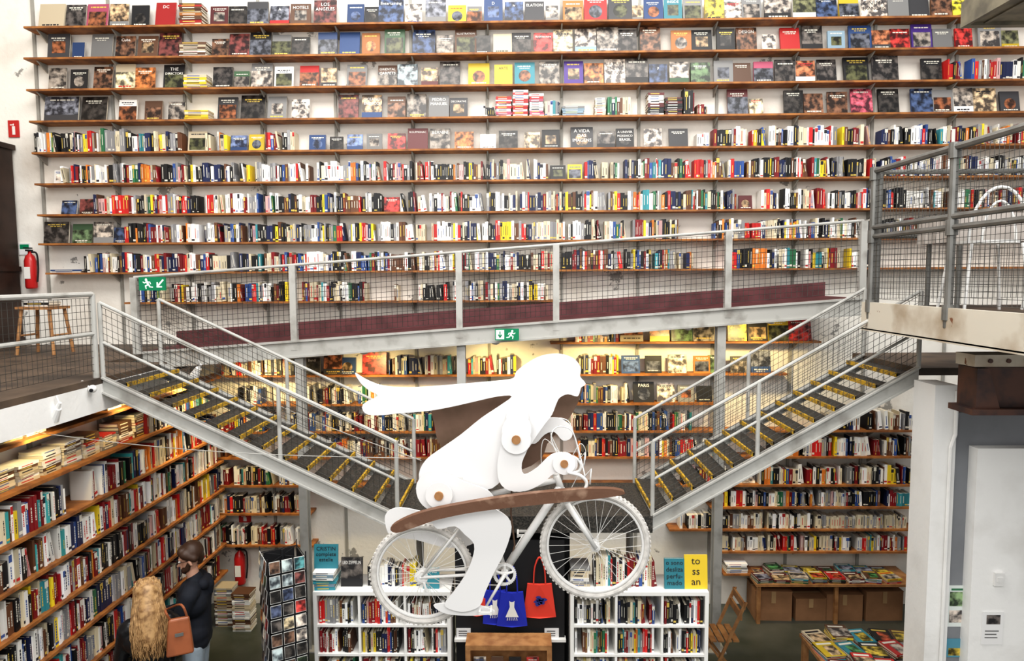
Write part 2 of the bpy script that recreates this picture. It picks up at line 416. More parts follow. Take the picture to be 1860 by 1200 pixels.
displays(95,zs[1],"78:40d 124:22b 158:38g 203:35n=Cuba 243:36n 283:40m 380:30n 412:36m 449:38k 490:34g 527:32k 575:34b 614:36b 655:32o 697:36e 748:40b 792:30g 826:38n=ILLUSTRATION 862:28k 896:33c 930:34k 970:34r=Architecture 1006:34c 1046:38l 1086:38g 1124:34d 1165:36n 1222:36o 1260:36k 1305:32k 1342:36n=DESIGN 1388:24w 1423:34r 1462:36k 1508:30l 1548:40b 1590:32d 1624:34r 1662:36p 1702:34g 1742:30r 1785:40g 1828:30y")
displays(153,zs[2],"80:32g 121:32k 163:34n 203:36c 240:36o 290:38k=THE/DIRECTORS 382:36d 420:28e 452:38g 495:34w 541:34r 580:28d 628:36g 684:34n=ORIENTAL/CARPETS 720:36l 764:30m 798:36d 850:38y 898:32y=ARTE 935:36t 980:36g 1026:34p 1063:34o 1100:38w=A_PUB/ENLEVE/LE_BAS 1138:40k 1182:32b=p 1219:34e 1258:34e 1300:34g 1335:32n 1374:34i 1412:36d 1450:34w 1490:34d 1540:44k 1590:46d 1680:36k")
displays(211,zs[3],"72:62d 140:46k 210:32w 256:32n 300:30g 390:36d 432:44k 482:34g 527:32w 612:36m 655:36b=OCEANO/INDICO 702:32n 738:34g 778:36g=PEDRO/MANUEL 816:32d=DECORATIVE 1325:36m 1365:24c 1428:34k 1465:34n 1508:36n 1552:38i 1602:36k 1662:38b 1700:36g 1740:34w 1776:40c 1826:34d")
pile(38,zs[0],325,368,36,'orcn'); pile(95,zs[1],325,375,28,'cwn'); pile(153,zs[2],333,376,24,'cwy'); pile(211,zs[3],334,380,18,'yc')
for x0,x1,c,h in ((900,930,'rrwi',36),(931,960,'rrrw',44),(961,988,'riw',36),(1080,1100,'cw',34),(1176,1206,'mkw',36),(1207,1240,'mmk',32),(1020,1062,'wgl',24)):
    pile(211,zs[3],x0,x1,h,c)
spines(211,zs[3],878,898,hmin=.1,hmax=.14); spines(211,zs[3],990,1019,hmin=.15,hmax=.19); spines(211,zs[3],1104,1146,hmin=.19,hmax=.22); spines(211,zs[3],1242,1264,hmin=.25,hmax=.3,pal=[PALN[3],PALN[2]]); spines(211,zs[3],1266,1290,hmin=.09,hmax=.12)
spines(153,zs[2],1722,1765,hmin=.18,hmax=.24); spines(153,zs[2],1766,1870,hmin=.2,hmax=.25)
# row 5
spines(269,zs[4],60,178,hmin=.2,hmax=.25); spines(269,zs[4],180,226,hmin=.24,hmax=.28,pal=[PALN[10],PALN[1],PALN[8]]); spines(269,zs[4],228,332); spines(269,zs[4],372,412); spines(269,zs[4],482,538)
displays(269,zs[4],"336:34c 414:30b 448:28y 558:30b 596:24k 628:28b 664:28g 702:32r 739:36m=ROUFFIGNAC 780:36g=BERNINI 825:34o 872:28w 906:34k 953:28c=Campos_Neutros 985:32k 1038:40d=A_VIDA/DAS/IMAGENS 1086:32k 1121:32k=A_UNIVER/MOSSAICO/BRASIL 1172:32w=100 1218:34d",H=.2)
spines(269,zs[4],1266,1290,hmin=.14,hmax=.16,pal=[PALN[0]])
spines(269,zs[4],1297,1900)
spines(326,zs[5],108,1000); displays(326,zs[5],"90:16w 1000:28k 1032:26y",H=.2); spines(326,zs[5],1062,1900)
spines(383,zs[6],168,694); displays(383,zs[6],"104:28b 138:30m 696:28r",H=.2); spines(383,zs[6],727,1340);displays(383,zs[6],"1345:24m",H=.2); spines(383,zs[6],1372,1900)
spines(436,zs[7],226,1234); displays(436,zs[7],"72:46d 124:36e 164:36g 200:26b",H=.2); spines(436,zs[7],1298,1900)
spines(490,zs[8],152,1260); spines(490,zs[8],1330,1600); pile(490,zs[8],92,150,10,'kbw')
for a,b_ in ((230,300),(312,525),(548,672),(716,728),(760,830),(845,1000)): spines(545,zs[9],a,b_)
# lower wall rows
low=[(622,1000,1490),(680,375,1430),(733,430,1300),(783,380,1668),(830,355,1668),(881,364,1668),(932,364,566),(990,368,570),(921,1290,1668),(961,1215,1668),(1001,1300,1668)]
lz={}
for py,a,b_ in low: lz[py]=wall_shelf(py,a,b_)
spines(622,lz[622],1045,1125,hmin=.13,hmax=.19)
displays(622,lz[622],"1128:42c 1182:36y 1222:38e 1262:38l 1325:34y 1362:36k 1400:36y 1436:42r",H=.2)
for a,b_ in ((400,478),(480,535),(706,830),(850,938),(1052,1126)): spines(680,lz[680],a,b_)
displays(680,lz[680],"548:30k=Bendi 585:34d 612:32b 656:44r 1130:34b 1174:30k 1216:34w 1262:30o 1290:30e 1330:32d 1368:36b",H=.2)
for a,b_ in ((432,476),(552,640),(650,690),(880,1050),(1056,1150)): spines(733,lz[733],a,b_)
displays(733,lz[733],"1152:38k=PARIS 1196:32w 1234:30g 1268:28k",H=.2)
for a,b_ in ((400,500),(520,860),(1020,1260),(1500,1662)): spines(783,lz[783],a,b_)
for a,b_ in ((360,470),(560,900),(1050,1300),(1400,1662)): spines(830,lz[830],a,b_)
for a,b_ in ((372,545),(1240,1330),(1380,1655)): spines(881,lz[881],a,b_)
displays(881,lz[881],"1335:40w",H=.2)
for a,b_ in ((370,548),): spines(932,lz[932],a,b_)
spines(990,lz[990],370,505); spines(990,lz[990],508,565,hmin=.2,hmax=.22,pal=[PALN[0],PALN[8]])
spines(921,lz[921],1312,1655,hmin=.15,hmax=.2); spines(961,lz[961],1235,1480,hmin=.15,hmax=.2,pal=[PALN[1],PALN[8],PALN[9],PALN[2],PALN[0]]); spines(961,lz[961],1482,1650,hmin=.13,hmax=.17,pal=[PALN[1],PALN[8]]); spines(1001,lz[1001],1310,1650,hmin=.15,hmax=.2)
# ------------------------------------------------------------------ left lower wall shelves
LX=-3.62
lzs=[PY(0,p,LX/ray(0,p).x*ray(0,p).y).z for p in (905,1000,1085,1175)]
d0=(lzs[0]-lzs[3])/3
levels=[lzs[0]+d0]+lzs+[lzs[3]-d0*k for k in (1,2,3)]
for k,z in enumerate(levels):
    b=MB(); b.box((-3.95,3.9,z-.025),(LX,8.05,z))
    mk('wall_shelf',b,mWood,label='long brown wooden plank shelf on the side wall',cat='shelf',group='plank shelves on the side wall')
    if k==0:
        yy=4.7
        while yy<7.4:
            if R()<.8: stack(-3.79,yy,z,.22,.2,random.randint(4,8),'wwcgdn',rot=pi/2,where='on the side wall shelf')
            yy+=.25
    else:
        segs=[(4.2,8.0)] if k!=2 else [(4.2,5.3),(5.6,8.0)]
        if k==1: segs=[(6.5,8.0)]
        for a,b_ in segs:
            fill((LX-.03,a,z),(0,1,0),(-1,0,0),b_-a,hmin=.2,hmax=.27,depth=(.15,.2),tr=(.015,.042),ind=lambda P:P.y<5.95,group='books on the side wall shelves',where='on the side wall shelf',
                 pal=PALN+[('white',(.82,.81,.78),22),('teal',(.05,.35,.36),4),('dark red',(.28,.012,.02),4)])
        if k==1:
            yy=4.6
            while yy<6.4: stack(-3.79,yy,z,.22,.2,random.randint(5,9),'wwcgrn',rot=pi/2,where='on the side wall shelf'); yy+=.25
for yy in (4.4,5.3,6.2,7.1,8.0):
    b=MB(); b.box((-3.95,yy-.02,0),(-3.93,yy+.02,3.05)); mk('shelf_upright',b,mUpr,label='grey metal slotted upright strip on the side wall',cat='shelf upright',group='wall shelf uprights')
# ------------------------------------------------------------------ landings / mezzanine
b=MB(); b.box((-6.6,3.2,lands-.05),(-3.44,6.5,lands)); b.box((-6.6,6.5,lands-.05),(-4.05,WY,lands)); 
mk('landing_floor',b,mDeck,kind='structure')
b=MB(); b.box((-3.56,3.2,lands-.27),(-3.44,6.5,lands-.05)); b.box((-6.6,3.5,lands-.24),(-3.56,3.7,lands-.05)); mk('trim_landing',b,mWallP,kind='structure')
def wire(mb,p00,p10,p01,p11,s=.062,r=.0018):
    p00,p10,p01,p11=map(V,(p00,p10,p01,p11))
    L=(p10-p00).length; H=(p01-p00).length
    n=max(2,round(L/s)); m=max(2,round(H/s))
    for i in range(n+1):
        t=i/n; mb.tube(p00.lerp(p10,t),p01.lerp(p11,t),r,3,caps=False)
    for j in range(m+1):
        t=j/m; mb.tube(p00.lerp(p01,t),p10.lerp(p11,t),r,3,caps=False)
def railing(root,P,hgt,mid=None,post=.024,rail=.02,idx=None,m=mSteelG,postbase=0,sq=False,wr=.0021,ws=.052):
    Z=V((0,0,1))
    for i,p in enumerate(P):
        if idx is None or i in idx:
            g=MB()
            if sq: g.box((p.x-post,p.y-post,p.z+postbase),(p.x+post,p.y+post,p.z+hgt))
            else: g.tube(p+Z*postbase,p+Z*hgt,post,10)
            mk('post',g,m,parent=root)
    for hh in [hgt]+(mid or []):
        g=MB(); g.sweep([p+Z*hh for p in P],rail if hh==hgt else rail*.85,8); mk('handrail' if hh==hgt else 'mid_rail',g,m,parent=root,smooth=False)
    for i in range(len(P)-1):
        g=MB(); wire(g,P[i]+Z*.06,P[i+1]+Z*.06,P[i]+Z*(hgt-.03),P[i+1]+Z*(hgt-.03),r=wr,s=ws); mk('wire_mesh',g,mWire,parent=root)
lr=empty('landing_railing',(-3.46,5.0,lands),label='pale grey tubular steel railing with wire mesh around landing',cat='railing')
P=[V((-3.48,3.3,lands)),V((-3.48,4.4,lands)),V((-3.48,5.47,lands))]
railing(lr,P,.68,[.36],m=mSteelW,idx=[0,2])
# ------------------------------------------------------------------ catwalk
A=PY(250,640,7.2); B=PY(1562,541,7.2); A.x=min(A.x,-4.04)
cw=empty('catwalk',(A+B)/2,label='sloping steel walkway with maroon deck and wire mesh railing',cat='walkway')
g=MB(); g.bar(A,B,(0,.03,-.05),(0,.82,0),(0,0,.05)); mk('deck',g,mMar,parent=cw)
g=MB(); g.bar(A,B,(0,-.03,-.18),(0,.02,0),(0,0,.18)); g.bar(A,B,(0,-.05,-.18),(0,.1,0),(0,0,.02)); g.bar(A,B,(0,-.05,-.015),(0,.08,0),(0,0,.02)); mk('side_beam',g,mSteelW,parent=cw)
g=MB(); g.bar(A,B,(0,.83,-.18),(0,.03,0),(0,0,.34)); mk('kick_board',g,mMar,parent=cw)
Pc=[PY(x,600,7.2) for x in (250,535,835,1010,1320,1562)]
Pc[0].x=A.x
for p in Pc: p.z=A.z+(B.z-A.z)*(p.x-A.x)/(B.x-A.x)
railing(cw,Pc,.80,None,post=.033,rail=.016,m=mSteelW,sq=True,postbase=-.1,wr=.0026,ws=.055)
for k,px in enumerate((545,838,1308)):
    p=PY(px,640,7.25); g=MB(); zt=A.z+(B.z-A.z)*(p.x-A.x)/(B.x-A.x)-.19
    g.box((p.x-.045,7.2,0),(p.x+.045,7.215,zt)); g.box((p.x-.045,7.295,0),(p.x+.045,7.31,zt)); g.box((p.x-.006,7.215,0),(p.x+.006,7.295,zt)); g.box((p.x-.1,7.15,0),(p.x+.1,7.36,.015))
    mk('steel_column',g,mSteelW,label='slender pale grey I-section steel column holding the walkway',cat='column',group='walkway columns')
# exit signs
def exit_sign(c,w,h,flip,down=False,parent=None):
    g=MB(); g.box((c.x-w/2,c.y-.02,c.z-h/2),(c.x+w/2,c.y,c.z+h/2))
    o=mk('exit_sign',g,mGreen,label='green emergency exit sign with running figure and arrow',cat='exit sign')
    y=c.y-.0215; f=-1 if flip else 1
    def stroke(q,a,b,t):
        a=V((c.x+f*a[0]*w,y,c.z+a[1]*h)); b=V((c.x+f*b[0]*w,y,c.z+b[1]*h)); d=(b-a).normalized(); n=V((d.z,0,-d.x))*t*h
        q.plate([a+n-d*t*h*.5,b+n+d*t*h*.5,b-n+d*t*h*.5,a-n-d*t*h*.5],(0,.0012,0))
    q=MB(); 
    hd=(.12,.30); n=12
    q.plate([(c.x+f*(hd[0]*w+.075*h*1.2*cos(2*pi*i/n)+.1*w),y,c.z+(hd[1]+.1*sin(2*pi*i/n))*h) for i in range(n)],(0,.0012,0))
    for a,b_,t in (((.10,.18),(.04,-.08),.075),((.10,.15),(.19,.05),.035),((.19,.05),(.24,.14),.03),((.08,.14),(-.02,.12),.035),((-.02,.12),(-.05,-.02),.03),((.05,-.08),(.15,-.16),.05),((.15,-.16),(.13,-.36),.04),((.03,-.08),(-.02,-.24),.05),((-.02,-.24),(-.12,-.26),.04)):
        stroke(q,(a[0]+.1,a[1]),(b_[0]+.1,b_[1]),t)
    mk('running_figure',q,mGreenW,parent=o)
    q=MB()
    if down:
        q.plate([(c.x+f*x*w,y,c.z+z*h) for x,z in ((-.46,-.4),(-.12,-.4),(-.12,.4),(-.46,.4))],(0,.0012,0))
        dk=MB()
        y-=.001
        stroke(dk,(-.29,.26),(-.29,-.1),.05); stroke(dk,(-.36,-.02),(-.29,-.24),.05); stroke(dk,(-.22,-.02),(-.29,-.24),.05)
        mk('arrow',dk,mGreen,parent=o); y+=.001
    else:
        stroke(q,(-.42,.28),(-.2,-.2),.06); stroke(q,(-.2,-.24),(-.2,.08),.05); stroke(q,(-.18,-.24),(-.36,-.24),.05)
    mk('arrow_panel' if down else 'arrow',q,mGreenW,parent=o)
exit_sign(PY(278,515,7.14),.28,.14,True)
exit_sign(PY(921,607,7.1),.25,.12,False,True)
# ------------------------------------------------------------------ stairs
YN,YF=5.5,6.4
def staircase(T,Bt,sgn,n=13):
    root=empty('staircase',(T+Bt)/2-V((0,0,.3)),label='pale steel staircase with dark grating treads and yellow edges',cat='staircase')
    for y in (YN,YF):
        g=MB(); a=V((T.x,y,T.z));b_=V((Bt.x,y,Bt.z))
        g.bar(a,b_,(0,-.01,-.12),(0,.02,0),(0,0,.135)); g.bar(a,b_,(0,-.035,-.12),(0,.06,0),(0,0,.015)); g.bar(a,b_,(0,-.035,0.),(0,.06,0),(0,0,.015))
        mk('stringer',g,mSteelW,parent=root)
    for i in range(n):
        t=(i+.5)/n; c=T.lerp(Bt,t); dx=abs(T.x-Bt.x)/n
        g=MB(); g.box((c.x-dx*.46,YN+.03,c.z-.025),(c.x+dx*.46,YF-.03,c.z-.0))
        tr=mk('tread',g,mTread,parent=root)
        e=c.x+sgn*dx*.46
        g=MB(); g.box((e-.009,YN+.03,c.z-.03),(e+.009,YF-.03,c.z+.004)); mk('nosing',g,mYel,parent=tr)
    for y in (YN,YF):
        Pp=[V((T.x,y,T.z)).lerp(V((Bt.x,y,Bt.z)),t) for t in ((0,.6,1) if y==YN else (0,.5,1))]
        railing(root,Pp,.62,[.3],m=mSteelW,post=.018,rail=.014)
    return root
T1=PY(172,676,YN); B1=PY(722,936,YN); T1.x=-3.44; T1.z=lands-.01
T2=PY(1668,668,YN); B2=PY(1185,922,YN); B2.z=B1.z; 
staircase(T1,B1,1); staircase(T2,B2,-1)
g=MB(); g.box((B1.x,YN,B1.z-.05),(B2.x,YF,B1.z)); g.box((B1.x,YN-.02,B1.z-.14),(B2.x,YN,B1.z)); mk('stair_landing',g,mTread,label='dark grating platform joining the two staircases',cat='platform')
for x in (B1.x+.05,B2.x-.05):
    g=MB(); g.tube((x,YF-.05,0),(x,YF-.05,B1.z-.05),.035,10); g.box((x-.07,YF-.12,0),(x+.07,YF+.02,.01)); mk('landing_support',g,mSteelW,label='round steel leg under the stair platform',cat='column',group='stair platform legs')
g=MB(); g.box((-.52,5.78,0),(.40,6.3,B1.z-.055)); g.box((-.50,5.76,.05),(-.08,5.78,B1.z-.07)); g.box((-.04,5.76,.05),(.38,5.78,B1.z-.07)); mk('dark_void_block',g,mBlack,label='black block standing in for the dark void under the stair platform',cat='dark void')  # dark void below the landing, its shade built as a black block
g=MB(); g.box((T2.x,YN,T2.z-.06),(5.6,YF+.2,T2.z)); mk('landing_floor',g,mDeck,kind='structure')
# ------------------------------------------------------------------ right platform
PZt=3.85
pf=empty('steel_platform',(4.2,4.4,PZt-.2),label='raised steel platform with mesh railing and stained cream beam',cat='platform')
g=MB(); g.box((2.8,2.9,PZt-.04),(6.6,5.6,PZt)); mk('deck',g,mDeck,parent=pf)
g=MB(); g.box((2.76,2.9,PZt-.19),(2.8,5.6,PZt+.03)); g.box((2.8,5.56,PZt-.19),(6.6,5.6,PZt-.04)); g.box((2.76,2.9,PZt-.20),(2.9,5.6,PZt-.18)); mk('edge_beam',g,mRust,parent=pf)
Pp=[V((2.78,y,PZt)) for y in (3.3,4.5,5.5)]
railing(pf,Pp,1.06,[.55,.62],post=.026,rail=.024,postbase=-.1,wr=.0018,ws=.042)
Pp=[V((x,5.55,PZt)) for x in (2.85,4.1,5.4)]
railing(pf,Pp,1.06,[.55],post=.022,rail=.02,wr=.0018,ws=.045)
for y in (4.5,5.5):
    for hh in (.55,1.04,0):
        g=MB(); g.tube((2.78,y,PZt+hh-.05),(2.78,y,PZt+hh+.05),.038,12); mk('clamp',g,mSteelG,parent=pf)
# furniture on platform
tX0,tX1,tY0,tY1=3.1,4.25,4.95,5.42
g=MB(); g.box((tX0,tY0,PZt+.66),(tX1,tY1,PZt+.68)); 
tb=mk('cafe_table',g,mTableW,label='cafe table with pale grey tablecloth on the platform',cat='table')
g=MB(); per=[]
for a,b_ in (((tX0-.01,tY0-.01),(tX1+.01,tY0-.01)),((tX1+.01,tY0-.01),(tX1+.01,tY1+.01)),((tX1+.01,tY1+.01),(tX0-.01,tY1+.01)),((tX0-.01,tY1+.01),(tX0-.01,tY0-.01))):
    for i in range(10): per.append((a[0]+(b_[0]-a[0])*i/10,a[1]+(b_[1]-a[1])*i/10))
vs=[];N=len(per)
for i,(x,y) in enumerate(per): vs+=[(x,y,PZt+.682),(x+.01*sin(i*2.1),y+.015*sin(i*2.1),PZt+.48)]
g.add(vs,[(2*i,2*((i+1)%N),2*((i+1)%N)+1,2*i+1) for i in range(N)]); mk('tablecloth',g,mTableW,parent=tb)
for x in (tX0+.05,tX1-.05):
    for y in (tY0+.05,tY1-.05):
        g=MB(); g.tube((x,y,PZt),(x,y,PZt+.66),.018,8); mk('leg',g,mSteelG,parent=tb)
def cafe_chair(x,y,rot):
    o=V((x,y,PZt)); Rz=Matrix.Rotation(rot,3,'Z'); W=lambda a,b_,c: o+Rz@V((a,b_,c))
    root=empty('cafe_chair',o,label='white tubular metal cafe chair with round back',cat='chair',group='cafe chairs on the platform')
    g=MB(); g.plate([W(.19*cos(2*pi*i/20),.19*sin(2*pi*i/20),.45) for i in range(20)],(0,0,.02)); mk('seat',g,mWhite,parent=root)
    for sx,sy in ((1,1),(1,-1),(-1,1),(-1,-1)):
        g=MB(); g.tube(W(.15*sx,.15*sy,.45),W(.2*sx,.2*sy,0),.010,8); mk('leg',g,mWhite,parent=root)
    g=MB(); g.sweep([W(.18*cos(a),.17,.45+.36*sin(a)) for a in [pi*i/14 for i in range(15)]],.010,8); g.sweep([W(.1*cos(a),.17,.45+.27*sin(a)) for a in [pi*i/14 for i in range(15)]],.008,8); mk('backrest',g,mWhite,parent=root)
cafe_chair(3.12,4.68,pi*.95); cafe_chair(3.72,4.66,pi*1.05)
# upper corner walkway top right
g=MB(); a=PY(1752,46,5.2); g.box((a.x,4.4,a.z),(6.5,5.2,a.z+.05)); g.box((a.x,5.14,a.z-.02),(6.5,5.2,a.z+.16)); g.box((a.x-.03,4.4,a.z-.02),(a.x,5.2,a.z+.16)); g.box((a.x,4.4,a.z-.02),(6.5,4.44,a.z+.16))
for i in range(8): g.box((a.x+.1+i*.3,4.44,a.z-.01),(a.x+.13+i*.3,5.14,a.z))
uw=mk('upper_walkway',g,mOlive,label='corner of an upper steel walkway with olive beams',cat='walkway')
g=MB(); 
for z in (.45,.9): g.tube((a.x+.02,5.15,a.z+z+.1),(6.5,5.15,a.z+z+.1),.02,8)
g.tube((a.x+.02,5.15,a.z+.1),(a.x+.02,5.15,a.z+1.05),.02,8); mk('railing',g,mSteelG,parent=uw)
# ------------------------------------------------------------------ right pillar and partition
a=PY(1668,672,5.35); PWD=.17
g=MB(); g.box((a.x,5.12,0),(a.x+PWD,5.4,T2.z-.08)); pw=mk('wall_right_pillar',g,mWallP,kind='structure')
struct('wall_right',(a.x+PWD,5.16,0),(6.8,5.3,PY(1790,752,5.1).z),mGreyW)
g=MB(); z1=PY(1800,815,5.05).z; x0=PY(1772,900,5.06).x; g.box((x0,5.06,0),(x0+.9,5.16,z1)); mk('wall_right_panel',g,mWallP,kind='structure')
g=MB(); x=a.x+.12; g.sweep([(x,5.10,0),(x,5.10,T2.z-.55),(x+.03,5.10,T2.z-.45),(x+.03,5.10,T2.z-.12)],.014,8); mk('conduit_pipe',g,mWhite,label='white vertical conduit pipe on the pillar',cat='pipe')
def poster(px,py,w,h,Y,bg,nm,lab,cells):
    c=PY(px,py,Y); g=MB(); g.cur=bg; g.box((c.x-w/2,Y-.004,c.z-h/2),(c.x+w/2,Y,c.z+h/2))
    for (x0,x1,z0,z1,col,mi) in cells:
        g.mi=mi; g.cur=col; g.quad([(c.x-w/2+x*w,Y-.005,c.z-h/2+z*h) for x,z in ((x0,z0),(x1,z0),(x1,z1),(x0,z1))])
    return mk(nm,g,[mBook,mArt],label=lab,cat='poster')
poster(1741,1100,.18,.33,5.158,(.75,.8,.78),'wall_poster','pale green illustrated poster on the grey partition',[(.1,.9,.5,.85,(.3,.5,.3),1),(.1,.9,.1,.4,(.7,.7,.72),1),(.15,.7,.88,.93,(.05,.2,.1),0)])
poster(1739,1176,.18,.15,5.158,(.1,.3,.4),'wall_poster','blue and yellow poster on the grey partition',[(.1,.9,.1,.5,(.7,.6,.1),1)])
poster(1802,1140,.16,.26,5.058,(.82,.82,.82),'paper_notice','white printed paper notice taped on the panel',[(.2,.85,.62,.9,(.25,.25,.27),1),(.15,.8,.4,.43,(.1,.1,.1),0),(.15,.7,.3,.33,(.1,.1,.1),0),(.15,.75,.2,.23,(.1,.1,.1),0)])
c=PY(1812,1050,5.06); g=MB(); g.box((c.x-.035,5.035,c.z-.05),(c.x+.035,5.06,c.z+.05)); g.box((c.x-.02,5.03,c.z-.02),(c.x+.02,5.036,c.z+.02)); mk('light_switch',g,mWhite,label='small white light switch on the panel',cat='switch')
# rusty crane beam
a2=PY(1745,640,4.7); g=MB()
g.box((a2.x,4.55,a2.z-.08),(5.5,4.75,a2.z)); g.mi=1; g.box((a2.x+.05,4.6,a2.z-.36),(5.5,4.7,a2.z-.09)); 
g.plate([(a2.x+.02,4.55,a2.z-.36),(a2.x+.18,4.55,a2.z-.36),(a2.x+.10,4.55,a2.z-.09),(a2.x+.02,4.55,a2.z-.09)],(0,.2,0)); g.box((a2.x-.02,4.52,a2.z-.40),(5.5,4.78,a2.z-.36))
for k in range(5): g.tube((a2.x+.1+.12*k,4.54,a2.z-.04),(a2.x+.1+.12*k,4.55,a2.z-.04),.015,8)
mk('crane_beam',g,[mRust,mRustB],label='old cream and rust brown riveted crane beam',cat='beam')
# ------------------------------------------------------------------ SCULPTURE
YB=4.3
root=empty('cyclist_sculpture',PY(920,1035,YB),label='white bicycle sculpture with flat cut-out woman riding, hung in mid air',cat='sculpture')
def SP(px,py,dy=0): return PY(px,py,YB) + V((0,dy,0))
mpp=PY(931,700,YB).x-PY(930,700,YB).x
def wheel(px,py,r,nm='wheel'):
    c=SP(px,py); w=empty(nm,c,parent=root); r=r*mpp
    def circ(rr,y=0,n=56): return [c+V((rr*cos(2*pi*i/n),y,rr*sin(2*pi*i/n))) for i in range(n)]
    g=MB(); g.sweep(circ(r-.022),.022,10,True)
    for i in range(72):
        a=2*pi*i/72
        for y in (-.011,.011):
            a_=a+(pi/72 if y>0 else 0); p=c+V((cos(a_),0,sin(a_)))*(r-.002)+V((0,y,0)); t=V((-sin(a_),0,cos(a_)))*.010; n_=V((cos(a_),0,sin(a_)))*.004
            g.bar(p-t*.6,p+t*.6,-n_-V((0,.007,0)),V((0,.014,0)),n_*2)
    mk('tyre',g,mTyre,parent=w)
    g=MB(); g.sweep(circ(r-.05,-.008),.008,6,True); g.sweep(circ(r-.05,.008),.008,6,True); mk('rim',g,mWhite,parent=w)
    g=MB(); n=32
    for i in range(n):
        s=1 if i%2 else -1; a=2*pi*i/n; ah=a+s*.9*(1 if i%4<2 else -1)
        g.tube(c+V((.022*cos(ah),s*.03,.022*sin(ah))),c+V(((r-.055)*cos(a),s*.004,(r-.055)*sin(a))),.0016,4,caps=False)
    mk('spokes',g,mWhite,parent=w)
    g=MB(); g.tube(c-V((0,.04,0)),c+V((0,.04,0)),.018,14); g.tube(c-V((0,.035,0)),c-V((0,.03,0)),.03,16); g.tube(c+V((0,.03,0)),c+V((0,.035,0)),.03,16); g.tube(c-V((0,.06,0)),c+V((0,.06,0)),.006,8); mk('hub',g,mWhite,parent=w)
wheel(767,1042,97); wheel(1081,990,102)
def tubes(name,segs,m=mWhite,par=None,n=12):
    g=MB()
    for s in segs:
        g.tube(s[0],s[1],s[2],n,s[3] if len(s)>3 else None); g.ball(s[0],s[2],n,6); g.ball(s[1],s[3] if len(s)>3 else s[2],n,6)
    return mk(name,g,m,parent=par or root,smooth=True)
hubR=lambda dy:SP(767,1042,dy); BB=SP(917,1036); ST=SP(872,892); HT=SP(1010,862); HB=SP(1021,892)
tubes('frame',[(BB,SP(1016,886),.026),(SP(876,900),SP(1010,872),.018),(BB,ST,.018),(HT,HB,.022),
  (SP(917,1036,-.03),hubR(-.055),.010),(SP(917,1036,.03),hubR(.055),.010),(SP(876,905,-.02),hubR(-.055),.008),(SP(876,905,.02),hubR(.055),.008),(BB-V((0,.045,0)),BB+V((0,.045,0)),.024)])
tubes('fork',[(HB,SP(1028,906),.03),(SP(1028,908,-.05),SP(1081,990,-.055),.019,.013),(SP(1028,908,.05),SP(1081,990,.055),.019,.013),(SP(1028,906,-.05),SP(1028,906,.05),.02)])
g=MB(); pts=[]
n=36*2
for i in range(n):
    a=2*pi*i/n; rr=.077 if i%2 else .071; pts.append(BB+V((rr*cos(a),-.055,rr*sin(a))))
inn=[BB+V((.055*cos(2*pi*i/n),-.055,.055*sin(2*pi*i/n))) for i in range(n)]
vs=pts+inn+[p+V((0,.004,0)) for p in pts+inn]
fs=[]
for i in range(n):
    j=(i+1)%n; fs+=[(i,j,n+j,n+i),(2*n+i,3*n+i,3*n+j,2*n+j),(i,2*n+i,2*n+j,j),(n+i,n+j,3*n+j,3*n+i)]
g.add(vs,fs)
for k in range(5):
    a=2*pi*k/5+.3; g.tube(BB+V((0,-.053,0)),BB+V((.06*cos(a),-.053,.06*sin(a))),.009,8)
g.tube(BB-V((0,.07,0)),BB+V((0,.07,0)),.015,12)
cr=mk('crankset',g,mWhite,parent=root,origin=BB)
pd=SP(884,1090,-.085); pu=BB+(BB-SP(884,1090))+V((0,.08,0))
tubes('crank_arm',[(BB-V((0,.07,0)),pd,.011,.008)],par=cr); tubes('crank_arm',[(BB+V((0,.07,0)),pu,.011,.008)],par=cr)
for p in (pd,pu):
    g=MB(); s=-1 if p is pd else 1
    for x in (-.035,.035): g.box((p.x+x-.006,min(p.y,p.y+s*.09),p.z-.012),(p.x+x+.006,max(p.y,p.y+s*.09),p.z+.012))
    for y in (.01,.085): g.box((p.x-.035,p.y+s*y-.004,p.z-.008),(p.x+.035,p.y+s*y+.004,p.z+.008))
    mk('pedal',g,mWhite,parent=cr)
g=MB(); h=hubR(-.05); 
g.sweep([BB+V((0,-.053,.074)),h+V((0,-.003,.035)),h+V((-.035,-.003,0)),h+V((0,-.003,-.035)),BB+V((0,-.053,-.074))],.0035,6); mk('chain',g,mTyre,parent=root)
g=MB()
for rr,yy in ((.045,-.045),(.036,-.05),(.028,-.055)): g.tube(hubR(yy),hubR(yy-.003),rr,20)
mk('sprocket',g,mWhite,parent=root)
g=MB(); g.tube(hubR(-.06)+V((.02,0,-.03)),hubR(-.06)+V((.035,0,-.09)),.009,8); g.tube(hubR(-.063)+V((.035,0,-.09)),hubR(-.055)+V((.035,0,-.09)),.02,12); mk('derailleur',g,mWhite,parent=root)
HS=SP(1012,848)
g=MB(); g.tube(HT,HS,.014,10); g.tube(HS,SP(1030,842),.014,10); g.tube(SP(1030,842,-.2),SP(1030,842,.2),.012,10)
for s in (-1,1):
    g.sweep(crom([SP(1030,842,.2*s),SP(1048,846,.205*s),SP(1060,858,.2*s),SP(1055,872,.2*s),SP(1035,874,.2*s)],5,False),.011,8)
    g.sweep(crom([SP(1022,838,.1*s),SP(1000,790,.12*s),SP(1010,768,.12*s),SP(1034,772,.13*s),SP(1046,800,.14*s),SP(1058,850,.2*s)],6,False),.004,6)
    g.sweep([SP(1056,850,.2*s),SP(1068,835,.2*s),SP(1066,862,.2*s)],.006,6)
mk('handlebar',g,mWhite,parent=root,smooth=True)
